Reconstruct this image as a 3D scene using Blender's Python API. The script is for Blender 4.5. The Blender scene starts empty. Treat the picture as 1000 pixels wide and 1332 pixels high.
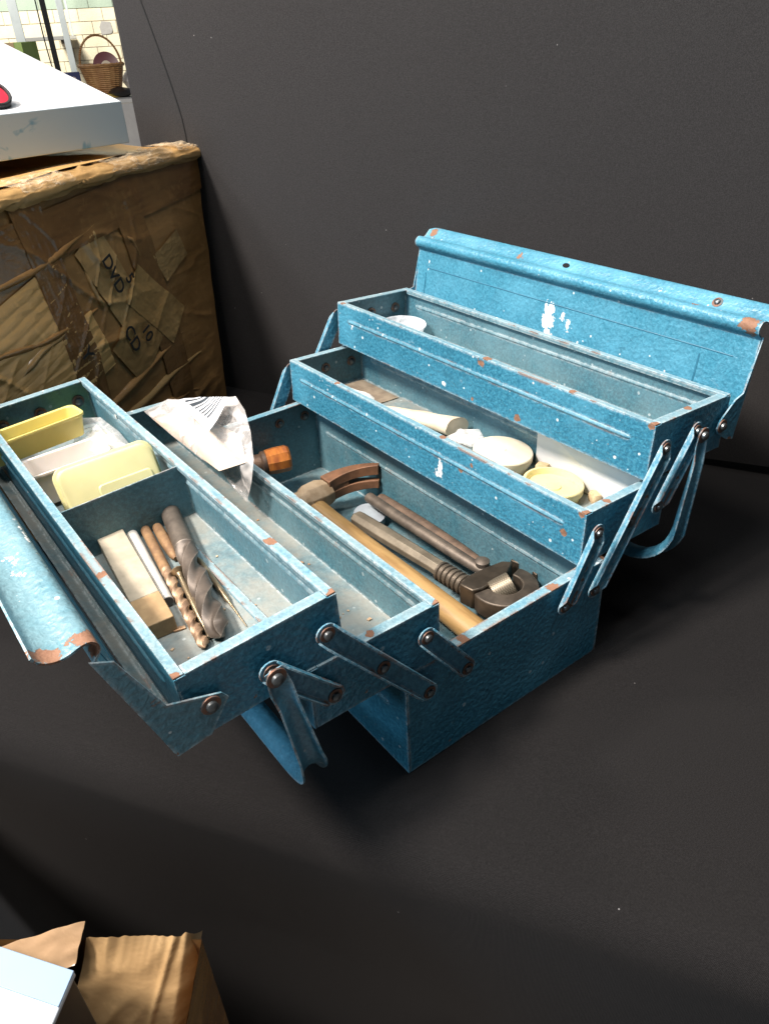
import bpy, math, random
from mathutils import Matrix, Vector, noise
random.seed(7)
V = Vector
SC = bpy.context.scene
COL = SC.collection
# ------------------------------------------------------------------ camera
cd = bpy.data.cameras.new('camera'); cam = bpy.data.objects.new('camera', cd); COL.objects.link(cam)
CR = ((0.79663757, -0.60269125, -0.04617179), (-0.35638294, -0.40662186, -0.84121927), (0.48822103, 0.68660172, -0.53871914))
CC = V((-0.34312, -0.31482, 0.49507))
rx, ry, rz = CR
cam.matrix_world = Matrix(((rx[0], -ry[0], -rz[0], CC[0]), (rx[1], -ry[1], -rz[1], CC[1]), (rx[2], -ry[2], -rz[2], CC[2]), (0, 0, 0, 1)))
cd.sensor_fit = 'HORIZONTAL'; cd.sensor_width = 36; cd.lens = 35.69
cd.clip_start = 0.01; cd.clip_end = 200
SC.camera = cam
# ------------------------------------------------------------------ world + lamps
w = bpy.data.worlds.new('World'); SC.world = w; w.use_nodes = True
bgn = w.node_tree.nodes['Background']
bgn.inputs[0].default_value = (0.80, 0.90, 1.0, 1); bgn.inputs[1].default_value = 0.095
def area(name, loc, target, size, power, col):
    ld = bpy.data.lights.new(name, 'AREA'); ld.shape = 'DISK'; ld.size = size; ld.energy = power; ld.color = col
    o = bpy.data.objects.new(name, ld); COL.objects.link(o); o.location = loc
    o.rotation_euler = (V(target) - V(loc)).to_track_quat('-Z', 'Y').to_euler()
    return o
KD = V((0.70, -0.08, -1.0)); KE = V((0.64, -0.60, -1.0))
area('hall_key_lamp', V((0.0, 0.2, 0.1)) - KD * 2.5, (0.0, 0.2, 0.1), 0.46, 182, (1.0, 0.90, 0.82))
area('hall_side_lamp', V((0.1, 0.5, 0.2)) - KE * 2.4, (0.1, 0.5, 0.2), 0.45, 58, (1.0, 0.90, 0.82))
area('hall_ceiling_lamp', (0.75, -0.1, 3.5), (0, 0.2, 0), 1.6, 62, (0.93, 0.97, 1.0))
area('hall_front_lamp', (-1.05, 0.05, 3.4), (0, 0.2, 0), 0.7, 66, (1.0, 0.92, 0.86))
area('hall_left_lamp', (-3.2, 0.1, 2.0), (0, 0.1, 0), 1.6, 74, (0.58, 0.80, 1.0))
area('hall_far_lamp', (1.5, 9.5, 4.2), (3.6, 13.0, 0.6), 1.6, 850, (1.0, 0.95, 0.84))
SC.view_settings.view_transform = 'Standard'; SC.view_settings.look = 'None'
SC.view_settings.exposure = 0.0; SC.view_settings.gamma = 1.0
try:
    SC.cycles.use_denoising = True
    SC.cycles.max_bounces = 8; SC.cycles.transparent_max_bounces = 12
    SC.cycles.caustics_reflective = False; SC.cycles.caustics_refractive = False
except Exception:
    pass

# ------------------------------------------------------------------ shader helpers
class NT:
    def __init__(s, name):
        s.mat = bpy.data.materials.new(name); s.mat.use_nodes = True
        s.t = s.mat.node_tree; s.b = s.t.nodes['Principled BSDF']
        s.co = s.n('ShaderNodeTexCoord').outputs['Object']
    def n(s, typ, ins=None, **kw):
        nd = s.t.nodes.new(typ)
        for k, v in kw.items(): setattr(nd, k, v)
        for k, v in (ins or {}).items(): s.set(nd.inputs[k], v)
        return nd
    def set(s, sock, v):
        if isinstance(v, bpy.types.NodeSocket): s.t.links.new(v, sock)
        else:
            if isinstance(v, tuple) and len(v) == 3 and sock.type == 'RGBA': v = (*v, 1)
            sock.default_value = v
    def noise(s, scale, detail=3, rough=.55, dist=0, co=None):
        return s.n('ShaderNodeTexNoise', {'Vector': co or s.co, 'Scale': scale, 'Detail': detail, 'Roughness': rough, 'Distortion': dist}).outputs[0]
    def vor(s, scale, out='Distance', co=None, **kw):
        return s.n('ShaderNodeTexVoronoi', {'Vector': co or s.co, 'Scale': scale}, **kw).outputs[out]
    def mul(s, v3, co=None):
        return s.n('ShaderNodeVectorMath', {0: co or s.co, 1: v3}, operation='MULTIPLY').outputs[0]
    def m(s, op, a, b=0.0, c=None):
        d = {0: a, 1: b}
        if c is not None: d[2] = c
        return s.n('ShaderNodeMath', d, operation=op).outputs[0]
    def step(s, x, a, b, lo=0.0, hi=1.0):
        return s.n('ShaderNodeMapRange', {0: x, 1: a, 2: b, 3: lo, 4: hi}, interpolation_type='SMOOTHSTEP').outputs[0]
    def mix(s, f, a, b):
        nd = s.n('ShaderNodeMix', data_type='RGBA')
        s.set(nd.inputs[0], f); s.set(nd.inputs[6], a); s.set(nd.inputs[7], b)
        return nd.outputs[2]
    def edge(s, r=.002):
        bv = s.n('ShaderNodeBevel', {'Radius': r}, samples=4).outputs[0]
        g = s.n('ShaderNodeNewGeometry').outputs['Normal']
        d = s.n('ShaderNodeVectorMath', {0: bv, 1: g}, operation='DOT_PRODUCT').outputs['Value']
        return s.m('SUBTRACT', 1.0, d)
    def up(s):
        g = s.n('ShaderNodeNewGeometry').outputs['Normal']
        return s.n('ShaderNodeSeparateXYZ', {0: g}).outputs[2]
    def bump(s, h, dist, strength=1.0, normal=None):
        d = {'Height': h, 'Distance': dist, 'Strength': strength}
        if normal is not None: d['Normal'] = normal
        return s.n('ShaderNodeBump', d).outputs[0]
    def out(s, **kw):
        for k, v in kw.items(): s.set(s.b.inputs[k.replace('_', ' ')], v)
        return s.mat

def paint(name, base, dark, dust=0.0, rough=.33, chip=1.0, specks=1.0, splash=(), stain=None, hammer=1.0, rusts=(), wear=1.0):
    s = NT(name)
    mott = s.noise(330, 3, .75, .5); big = s.noise(11, 4); mid = s.noise(55, 4, .65)
    c = s.mix(s.step(mott, .38, .66), dark, base)
    lite = tuple(min(1, x * 1.35 + .03) for x in base)
    c = s.mix(s.m('MULTIPLY', s.step(big, .45, .75), .5), c, lite)
    # settled grey dust, heavier on surfaces that face up
    if dust:
        dm = s.m('MULTIPLY', s.m('MULTIPLY_ADD', s.step(s.up(), .2, .9), .55, .45), s.step(s.m('ADD', big, s.m('MULTIPLY', mid, .6)), .45, 1.0))
        c = s.mix(s.m('MULTIPLY', dm, dust), c, (.34, .31, .255))
    if stain: c = s.mix(s.m('MULTIPLY', s.step(s.noise(9, 3), .40, .58), .75), c, stain)
    r = s.m('MULTIPLY_ADD', mid, .18, rough - .05 + dust * .15)
    # scratches / scuffs
    sc_ = s.noise(34, 6, .75, 1.5, co=s.mul((1, .25, 1)))
    c = s.mix(s.m('MULTIPLY', s.step(sc_, .65, .73), .36), c, (.40, .50, .54))
    gr = s.noise(19, 5, .7, .8)
    c = s.mix(s.m('MULTIPLY', s.step(gr, .56, .74), .42), c, tuple(x * .45 + .006 for x in dark))
    # white paint specks
    vd = s.vor(120); vcc = s.n('ShaderNodeSeparateColor', {0: s.vor(120, 'Color')}).outputs; vc = vcc[0]
    sp = s.m('MULTIPLY', s.step(s.m('ADD', vd, s.m('MULTIPLY_ADD', mott, .25, s.m('MULTIPLY', vcc[1], .22))), .36, .30), s.step(s.m('ADD', vc, s.m('MULTIPLY', big, .5)), 1.03, 1.05))
    c = s.mix(s.m('MULTIPLY', sp, .85 * specks), c, (.62, .68, .68))
    for (p, sx, sy, sz, thr) in splash:
        q = s.n('ShaderNodeVectorMath', {0: s.co, 1: p}, operation='SUBTRACT').outputs[0]
        q = s.mul((1 / sx, 1 / sy, 1 / sz), q)
        L_ = s.n('ShaderNodeVectorMath', {0: q}, operation='LENGTH').outputs['Value']
        k = s.m('ADD', L_, s.m('MULTIPLY_ADD', s.noise(130, 5, .75), 3.2, -1.6 + thr))
        c = s.mix(s.step(k, 1.0, .86), c, (.80, .80, .77))
    # rubbed and rusted edges
    e = s.edge(.0032)
    fine = s.noise(150, 4, .7); patch = s.noise(26, 3, .6)
    rub = s.m('MULTIPLY', s.step(e, .015, .10), s.step(s.m('ADD', fine, s.m('MULTIPLY', patch, .5)), .62, .82))
    c = s.mix(s.m('MULTIPLY', rub, .75 * wear), c, (.50, .56, .57))
    ch = s.m('MULTIPLY', s.step(e, .012, .05), s.step(s.m('ADD', patch, s.m('MULTIPLY', fine, .3)), .735 - .05 * max(0, chip - 1), .775 - .05 * max(0, chip - 1)))
    ch2 = s.m('MULTIPLY', s.step(s.m('ADD', s.noise(38, 4, .65), s.m('MULTIPLY', fine, .2)), .865 - .02 * chip, .885 - .02 * chip), chip)
    ch = s.m('MINIMUM', s.m('MAXIMUM', s.m('MULTIPLY', ch, min(1, chip) * wear), ch2), 1.0)
    for (p, rad) in rusts:
        q = s.n('ShaderNodeVectorMath', {0: s.co, 1: p}, operation='SUBTRACT').outputs[0]
        L_ = s.m('DIVIDE', s.n('ShaderNodeVectorMath', {0: q}, operation='LENGTH').outputs['Value'], rad * .72)
        ch = s.m('MAXIMUM', ch, s.step(s.m('ADD', L_, s.m('MULTIPLY_ADD', s.noise(95, 5, .7), 3.4, -1.6)), 1.0, .86))
    rust = s.mix(fine, (.13, .055, .030), (.32, .17, .10))
    c = s.mix(ch, c, rust)
    r = s.m('MULTIPLY_ADD', ch, .35, r)
    hb = s.m('ADD', s.m('MULTIPLY', s.noise(250, 2, .45, .6), 1.0), s.m('MULTIPLY', s.vor(210, smoothness=None) if False else s.vor(230), .55))
    nb = s.bump(hb, .0013 * hammer, .65)
    nb = s.bump(s.m('SUBTRACT', 1.0, ch), .0003, .8, nb)
    return s.out(Base_Color=c, Roughness=r, Normal=nb, Specular_IOR_Level=.55)

def simple(name, c1, c2=None, scale=30, rough=.5, metal=0.0, bump=0.0, bscale=200, detail=4, stretch=None, edge=None, **kw):
    s = NT(name)
    co = s.mul(stretch) if stretch else None
    c = s.mix(s.step(s.noise(scale, detail, .6, co=co), .35, .68), c1, c2 or c1)
    if edge: c = s.mix(s.m('MULTIPLY', s.step(s.edge(.0015), .02, .12), .6), c, edge)
    d = dict(Base_Color=c, Roughness=rough, Metallic=metal)
    if bump: d['Normal'] = s.bump(s.noise(bscale, 3, .6, co=co), bump, .7)
    d.update(kw)
    return s.out(**d)

BLUE, BLUED = (.052, .232, .330), (.022, .135, .212)
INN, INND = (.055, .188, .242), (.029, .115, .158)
M = {}
M['paint'] = paint('hammered_blue_paint', BLUE, BLUED, hammer=.75, specks=.55)
M['paint_lid'] = paint('hammered_blue_paint_lid', (.058, .262, .372), (.030, .175, .262), dust=.10, splash=[((.283, .238, .215), .02, .0090, .021, 0.12), ((.283, .218, .222), .02, .009, .010, .75), ((.283, .210, .212), .02, .0085, .018, .70), ((.286, .445, .235), .012, .004, .022, .75), ((.300, .11, .268), .012, .020, .004, .9), ((-.312, .10, .250), .010, .09, .004, .85), ((-.297, .12, .250), .004, .09, .006, .85)], chip=.6, hammer=.9, rusts=[((.286, .012, .262), .013), ((.312, .004, .272), .012), ((.305, .455, .270), .012), ((.292, .070, .266), .007), ((.300, .30, .270), .008), ((-.299, .001, .248), .014), ((-.321, .002, .250), .012), ((-.274, .0, .1515), .0050), ((.2700, .0, .162), .005)])
M['paint_lid_dusty'] = paint('dusty_blue_paint_lid', (.080, .235, .300), (.045, .165, .220), dust=.24, splash=[((.283, .238, .215), .02, .0090, .021, 0.12), ((.283, .218, .222), .02, .009, .010, .75), ((.283, .210, .212), .02, .0085, .018, .70), ((.286, .445, .235), .012, .004, .022, .75), ((.300, .11, .268), .012, .020, .004, .9), ((-.312, .10, .250), .010, .09, .004, .85), ((-.297, .12, .250), .004, .09, .006, .85)], chip=.6, hammer=.9, rusts=[((.286, .012, .262), .013), ((.312, .004, .272), .012), ((.305, .455, .270), .012), ((.292, .070, .266), .007), ((.300, .30, .270), .008), ((-.299, .001, .248), .014), ((-.321, .002, .250), .012), ((-.274, .0, .1515), .0050), ((.2700, .0, .162), .005)])
M['paint_front'] = paint('hammered_blue_paint_tray', BLUE, BLUED, splash=[((0, .179, .021), .02, .0045, .016, .2), ((0, .183, .012), .02, .007, .007, .5)], specks=1.0, rusts=[((0, .150, .030), .0050), ((0, .135, .040), .0040), ((0, .022, .024), .0060), ((0, .005, .050), .0050)])
M['paint_up'] = paint('hammered_blue_paint_upper_tray', BLUE, BLUED, splash=[((0, .43, .028), .02, .006, .014, .75), ((0, .26, .008), .02, .005, .004, .4)], specks=1.2, rusts=[((0, .205, .046), .0075), ((0, .150, .006), .0055), ((0, .215, .004), .0040), ((0, .004, .050), .0050)])
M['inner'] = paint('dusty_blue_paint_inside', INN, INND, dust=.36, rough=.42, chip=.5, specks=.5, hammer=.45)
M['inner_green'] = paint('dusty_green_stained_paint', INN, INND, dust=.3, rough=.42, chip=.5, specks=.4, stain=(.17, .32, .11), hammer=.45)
M['floor'] = paint('dusty_blue_paint_tray_floor', (.13, .25, .29), (.08, .17, .21), dust=.75, rough=.36, chip=.6, specks=.5, hammer=.45)
def rim(key, rusts):
    M['rim' + key] = paint('worn_blue_paint_rim_' + key, (.155, .345, .425), (.070, .225, .310), dust=.42, chip=1.5, specks=1.2, rough=.38, hammer=.7, rusts=rusts)
rim('base', [((.058, .002, .104), .0075), ((.155, .001, .104), .0100), ((.2175, .002, .104), .0070), ((.188, .005, .104), .0045)])
rim('L1', [((.1062, .001, .051), .0060), ((.1070, .33, .052), .0050), ((.05, .004, .052), .0050)])
rim('L2', [((.0012, .001, .051), .0050), ((.1062, .001, .051), .0070), ((.1045, .075, .052), .0065), ((.004, .12, .052), .0055)])
rim('R1', [((.0012, .001, .051), .0060), ((.030, .004, .052), .0060), ((.003, .18, .052), .0055), ((.003, .36, .052), .0060)])
rim('R2', [((.0012, .001, .051), .0065), ((.003, .200, .052), .0085), ((.003, .09, .052), .0050), ((.05, .006, .052), .0060), ((.002, .45, .052), .0050)])
M['link'] = paint('blue_paint_link', (.080, .265, .365), (.04, .165, .245), chip=1.0, specks=.4, hammer=.55)
M['rib'] = paint('blue_paint_pressed_rib', (.075, .255, .345), (.035, .155, .225), wear=.12, chip=.3, specks=.6, hammer=.4, dust=.12)
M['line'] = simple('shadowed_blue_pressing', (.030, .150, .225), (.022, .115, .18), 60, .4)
M['rivet'] = simple('worn_steel_rivet', (.16, .17, .17), (.07, .075, .08), 90, .35, .8)
M['washer'] = simple('rusty_washer', (.22, .095, .05), (.08, .11, .12), 90, .5, .4)

def cloth_mat(name, c, sheen):
    s = NT(name)
    wv = s.m('ADD', s.n('ShaderNodeTexWave', {'Vector': s.co, 'Scale': 420.0, 'Distortion': 1.5, 'Detail': 1.0}, bands_direction='Z').outputs[1],
             s.n('ShaderNodeTexWave', {'Vector': s.co, 'Scale': 420.0, 'Distortion': 1.5, 'Detail': 1.0}, bands_direction='Y').outputs[1])
    f = s.noise(900, 3, .7); b = s.noise(5, 4)
    col = s.mix(s.step(s.m('MULTIPLY_ADD', f, 1.0, s.m('MULTIPLY', b, .08)), .35, .8), tuple(x * .68 for x in c), tuple(x * 1.32 for x in c))
    vd = s.vor(42); vc = s.n('ShaderNodeSeparateColor', {0: s.vor(42, 'Color')}).outputs[1]
    lint = s.m('MULTIPLY', s.step(vd, .036, .018), s.step(vc, .86, .88))
    col = s.mix(s.m('MULTIPLY', lint, .7), col, (.30, .29, .28))
    h = s.m('ADD', s.m('MULTIPLY', wv, .5), f)
    return s.out(Base_Color=col, Roughness=.92, Specular_IOR_Level=.12, Sheen_Weight=sheen, Sheen_Roughness=.5, Sheen_Tint=(1, .97, .95), Normal=s.bump(h, .0005, .6))
M['cloth'] = cloth_mat('black_woven_cloth', (.0124, .0114, .0112), .02)
M['board'] = cloth_mat('charcoal_woven_fabric', (.0350, .0334, .0336), .05)
M['seam'] = simple('black_cord', (.012, .012, .012), rough=.9)

# ------------------------------------------------------------------ mesh helpers
class MB:
    def __init__(s): s.v = []; s.f = []; s.mi = []; s.uv = None
    def add(s, vs, fs, mi=0, T=None):
        o = len(s.v)
        s.v += [tuple(T @ V(p)) if T else tuple(p) for p in vs]
        for f in fs: s.f.append([i + o for i in f]); s.mi.append(mi)
        return s
    def box(s, x0, x1, y0, y1, z0, z1, mi=0, T=None):
        vs = [(x, y, z) for z in (z0, z1) for y in (y0, y1) for x in (x0, x1)]
        return s.add(vs, [(0, 2, 3, 1), (4, 5, 7, 6), (0, 1, 5, 4), (2, 6, 7, 3), (0, 4, 6, 2), (1, 3, 7, 5)], mi, T)
    def prism(s, poly, a0, a1, fn, mi=0):
        n = len(poly)
        vs = [fn(p, a0) for p in poly] + [fn(p, a1) for p in poly]
        fs = [tuple(range(n))[::-1], tuple(range(n, 2 * n))] + [(i, (i + 1) % n, n + (i + 1) % n, n + i) for i in range(n)]
        return s.add(vs, fs, mi)
    def loft(s, rings, mi=0, cap=True, closed=True, T=None):
        n = len(rings[0]); vs = [p for r in rings for p in r]; fs = []
        for k in range(len(rings) - 1):
            for i in range(n if closed else n - 1):
                j = (i + 1) % n
                fs.append((k * n + i, k * n + j, (k + 1) * n + j, (k + 1) * n + i))
        if cap and closed:
            fs.append(tuple(range(n))[::-1]); fs.append(tuple((len(rings) - 1) * n + i for i in range(n)))
        return s.add(vs, fs, mi, T)
    def lathe(s, prof, n=16, mi=0, T=None, cap=True):          # prof: (r, z) along local z
        rings = [[(r * math.cos(2 * math.pi * i / n), r * math.sin(2 * math.pi * i / n), z) for i in range(n)] for r, z in prof]
        return s.loft(rings, mi, cap, True, T)
    def tube(s, path, rad, n=8, mi=0):
        rings = []; path = [V(p) for p in path]
        up = V((0.13, 0.27, 0.95))
        for i, p in enumerate(path):
            t = (path[min(i + 1, len(path) - 1)] - path[max(i - 1, 0)]).normalized()
            a = t.cross(up).normalized(); b = t.cross(a)
            r = rad[i] if isinstance(rad, (list, tuple)) else rad
            rings.append([p + a * (r * math.cos(2 * math.pi * k / n)) + b * (r * math.sin(2 * math.pi * k / n)) for k in range(n)])
        return s.loft(rings, mi)
    def ribbon(s, prof, y0, y1, t, ny=1, mi=0):       # sheet of thickness t from an xz profile
        pr = [V((p[0], p[1])) for p in prof]; off = []
        for i in range(len(pr)):
            d = (pr[min(i + 1, len(pr) - 1)] - pr[max(i - 1, 0)]).normalized(); off.append(V((-d.y, d.x)) * (t / 2))
        loop = [p + o for p, o in zip(pr, off)] + [p - o for p, o in reversed(list(zip(pr, off)))]
        rings = [[(q.x, y0 + (y1 - y0) * k / ny, q.y) for q in loop] for k in range(ny + 1)]
        return s.loft(rings, mi)
    def grid(s, fn, nu, nv, mi=0):
        vs = [fn(i / nu, j / nv) for j in range(nv + 1) for i in range(nu + 1)]
        return s.add(vs, [(j * (nu + 1) + i, j * (nu + 1) + i + 1, (j + 1) * (nu + 1) + i + 1, (j + 1) * (nu + 1) + i) for j in range(nv) for i in range(nu)], mi)
    def mesh(s, name, mats, smooth=35, matfn=None):
        me = bpy.data.meshes.new(name); me.from_pydata(s.v, [], s.f)
        for m_ in mats: me.materials.append(m_)
        for p, mi in zip(me.polygons, s.mi): p.material_index = mi
        import bmesh
        b = bmesh.new(); b.from_mesh(me); bmesh.ops.recalc_face_normals(b, faces=b.faces); b.to_mesh(me); b.free()
        if matfn:
            for p in me.polygons: p.material_index = matfn(p.center, p.normal, p.material_index)
        if smooth is not None:
            for p in me.polygons: p.use_smooth = True
            if smooth < 180: me.set_sharp_from_angle(angle=math.radians(smooth))
        return me
WM = {}
def put(name, me, parent=None, T=None, bevel=None, **props):
    o = bpy.data.objects.new(name, me); COL.objects.link(o)
    T = T or Matrix()
    if parent: o.parent = parent; o.matrix_basis = WM[parent].inverted() @ T
    else: o.matrix_basis = T
    WM[o] = T
    if bevel:
        b = o.modifiers.new('bevel', 'BEVEL'); b.width = bevel; b.segments = 2; b.limit_method = 'ANGLE'; b.angle_limit = math.radians(40)
    for k, v in props.items(): o[k] = v
    return o
def thing(name, label, cat, T=None, group=None):
    o = put(name, None, None, T); o.empty_display_size = .02
    o['label'] = label; o['category'] = cat
    if group: o['group'] = group
    return o
def copyo(o, parent, T):
    c = o.copy(); COL.objects.link(c); c.parent = parent
    c.matrix_basis = WM[parent].inverted() @ T; WM[c] = T
    return c
def TR(x, y, z): return Matrix.Translation((x, y, z))
def RX(a): return Matrix.Rotation(math.radians(a), 4, 'X')
def RY(a): return Matrix.Rotation(math.radians(a), 4, 'Y')
def RZ(a): return Matrix.Rotation(math.radians(a), 4, 'Z')
def nz(p, sc=1.0, off=0.0): return noise.noise(V((p[0] * sc + off, p[1] * sc - off, p[2] * sc + off * .7)))
def ridge(p, off=0.0): return 1 - abs(noise.noise(V((p[0] + off, p[1] - off, p[2])))) * 2
def rrect(wx, wy, r, n=5):
    pts = []
    for cx, cy, a in ((wx / 2 - r, wy / 2 - r, 0), (-wx / 2 + r, wy / 2 - r, 90), (-wx / 2 + r, -wy / 2 + r, 180), (wx / 2 - r, -wy / 2 + r, 270)):
        for k in range(n + 1):
            t = math.radians(a + 90 * k / n); pts.append((cx + r * math.cos(t), cy + r * math.sin(t)))
    return pts
def ring(wx, wy, r, z, n=5): return [(x, y, z) for x, y in rrect(wx, wy, r, n)]
def pillow(bd, thick, rings=7, bumpy=.003, seed=0.0, close=True, sc=45):
    """crumpled closed bag over a 3-D boundary loop"""
    mb = MB(); n = len(bd); sub = 3
    loop = []
    for i in range(n):
        a, b = V(bd[i]), V(bd[(i + 1) % n])
        for k in range(sub): loop.append(a.lerp(b, k / sub))
    c = sum(loop, V()) / len(loop)
    N = V()
    for i in range(len(loop)): N += (loop[i] - c).cross(loop[(i + 1) % len(loop)] - c)
    N.normalize()
    if N.z < 0: N = -N
    for sgn in ((1, -1) if close else (1,)):
        vs = [c + N * (thick * sgn + bumpy * nz(c * sc, 1, seed))]; fs = []
        m_ = len(loop)
        for k in range(1, rings + 1):
            t = k / rings
            for p in loop:
                q = c.lerp(p, t)
                h = thick * sgn * (1 - t ** 2.4) + bumpy * (ridge(q * sc, seed + sgn) - .4) * (1 if k < rings else 0)
                vs.append(q + N * h)
        for i in range(m_): fs.append((0, 1 + i, 1 + (i + 1) % m_))
        for k in range(rings - 1):
            o = 1 + k * m_
            for i in range(m_): fs.append((o + i, o + m_ + i, o + m_ + (i + 1) % m_, o + (i + 1) % m_))
        mb.add(vs, fs)
    return mb

# ------------------------------------------------------------------ setting: hall floor, black cloth table, display board
fl = MB(); fl.box(-8, 14, -6, 24, -.80, -.76)
put('floor', fl.mesh('floor', [simple('grey_hall_floor', (.16, .155, .15), (.11, .105, .10), 3, .5)]), kind='structure')

TL = V((.4446, -.8958, 0)); BN = V((-.8958, -.4446, 0))          # along the board, out of the board towards us
BP = V((.147, .7788, 0))
FA = V((-.3175, .2440, 0)); FD = V((.1520, -.2372, 0)).normalized(); FN = V((FD.y, -FD.x, 0))
if FN.dot(V((-1, -.5, 0))) < 0: FN = -FN
def cloth_fn(u, v):
    # u along the table, v from the board to the front edge and down
    s = -1.3 + 2.9 * u
    back = BP + TL * (s) - BN * .12
    front = FA + FD * (s - .45)
    if v < .6:
        p = back.lerp(front, v / .6); z = 0.0015 * nz((p.x, p.y, 0), 6)
        k = max(0, (v - .55) / .05); z -= .004 * k * k
    else:
        t = (v - .6) / .4; r = .03
        arc = min(t / .12, 1) * math.pi / 2
        p = front + FN * (r * math.sin(arc)); z = -.004 - r * (1 - math.cos(arc))
        d = max(0, t - .12) / .88 * .70
        z -= d
        p = p + FN * (-.10 * d + (.012 * math.sin(s * 17 + 1.3 * math.sin(s * 5)) + .008 * nz((s * 4, d, 2), 1)) * min(1, d * 5))
    return (p.x, p.y, z)
cb = MB(); cb.grid(cloth_fn, 150, 150)
put('tablecloth', cb.mesh('tablecloth', [M['cloth']], 180), label='black cloth covering the table top and hanging down its front', category='tablecloth')
bd = thing('display_board', 'upright charcoal fabric display board standing behind the blue toolbox', 'display board', TR(*(BP + TL * .6)))
def board_fn(u, v):
    s = -.103 + 2.1 * u; z0 = -.004 + .019 * max(0, min(1, (s - .25) / .6)); z = z0 + (1.48 - z0) * v
    p = BP + TL * s + BN * (-.004 + .0025 * nz((s * 3, z * 2, 5), 1) - .014 * max(0, .05 - z) / .05 * min(1, max(0, s - .1)) )
    return (p.x, p.y, z)
bb = MB(); bb.grid(board_fn, 60, 30)
nb0 = len(bb.v)
e_ = MB()
def board_back(u, v):
    p = V(board_fn(u, v)) - BN * .03; return tuple(p)
bb.grid(board_back, 2, 2)
def strip(f):
    bb.grid(lambda u, v: tuple(V(f(v)).lerp(V(f(v)) - BN * .03, u)), 1, 30)
strip(lambda v: board_fn(0, v)); strip(lambda v: board_fn(1, v)); strip(lambda v: board_fn(v, 1))
put('fabric_panel', bb.mesh('fabric_panel', [M['board']], 60), bd)
sm = MB()
pth = []
for k in range(17):
    t = k / 16; z = .66 - .30 * t
    s = -.018 - .0367 * max(0, (z - .388) / .148) ** 1.2
    pth.append(V(board_fn((s + .103) / 2.1, (z + .004) / 1.484)) + BN * .0005)
sm.tube(pth, .0011, 6)
put('seam', sm.mesh('seam', [M['seam']]), bd)

# ------------------------------------------------------------------ the toolbox
TB = thing('cantilever_toolbox', 'blue hammered metal cantilever toolbox opened out on the black cloth', 'toolbox', TR(0, .23, 0))
LEN = .46
def rib(mb, x, dirx, y0, y1, z, hw=.0026, pr=.0013, mi=0):
    rings = []
    for y, k in ((y0, .25), (y0 + .0015, .75), (y0 + .004, 1), (y1 - .004, 1), (y1 - .0015, .75), (y1, .25)):
        rings.append([(x - dirx * .0003, y, z - hw * k), (x + dirx * pr * k * .75, y, z - hw * .45 * k), (x + dirx * pr * k, y, z), (x + dirx * pr * k * .75, y, z + hw * .45 * k), (x - dirx * .0003, y, z + hw * k)])
    mb.loft(rings, mi)
def pan(w_, h_, fl_, fle, ribz, t=.0013):
    mb = MB()
    mb.box(t, w_ - t, t, LEN - t, .0006, .0019, 2)
    for x0, x1 in ((0, t), (w_ - t, w_)): mb.box(x0, x1, 0, LEN, 0, h_ - t)
    for y0, y1 in ((0, t), (LEN - t, LEN)): mb.box(t + .0002, w_ - t - .0002, y0, y1, .0003, h_ - t)
    mb.box(0, fl_, .0006, LEN - .0006, h_ - t, h_, 3); mb.box(w_ - fl_, w_, .0006, LEN - .0006, h_ - t, h_, 3)
    for y0, y1 in ((0, fle), (LEN - fle, LEN)): mb.box(fl_ + .0004, w_ - fl_ - .0004, y0, y1, h_ - t - .0003, h_ - .0003, 3)
    # turned-down inner lips of the long hems
    for x0 in (fl_ - .0012, w_ - fl_): mb.box(x0, x0 + .0011, .009, LEN - .009, h_ - t - .004, h_ - t - .0002, 1)
    for z in ribz:
        rib(mb, 0, -1, .022, LEN - .022, z, mi=5); rib(mb, w_, 1, .022, LEN - .022, z, mi=5)
        rib(mb, t, 1, .022, LEN - .022, z, mi=1); rib(mb, w_ - t, -1, .022, LEN - .022, z, mi=1)
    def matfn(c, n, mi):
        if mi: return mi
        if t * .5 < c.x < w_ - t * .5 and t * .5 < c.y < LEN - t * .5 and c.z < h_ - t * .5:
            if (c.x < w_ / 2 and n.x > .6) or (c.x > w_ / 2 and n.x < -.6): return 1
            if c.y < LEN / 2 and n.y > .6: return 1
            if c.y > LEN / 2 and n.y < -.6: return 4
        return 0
    return mb, matfn
WT, HT = .1074, .052
# rivet: a flat dome on a washer, axis along -y
rv = MB(); rv.lathe([(.0001, .0042), (.0022, .0040), (.0034, .0031), (.0037, .0012), (.0062, .0011), (.0064, 0), (.0001, 0)], 14)
for i, f in enumerate(rv.f):
    pass
RIV = rv.mesh('rivet', [M['rivet'], M['washer']], 40, lambda c, n, mi: 1 if math.hypot(c.x, c.y) > .0040 else 0)
NEAR = RX(90)                       # local z -> world -y
FAR = RX(-90)
def rivet(parent, x, y, z, near=True, sc=1.0):
    return put('rivet', RIV, parent, TR(x, y, z) @ (NEAR if near else FAR) @ Matrix.Scale(sc, 4))

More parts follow.
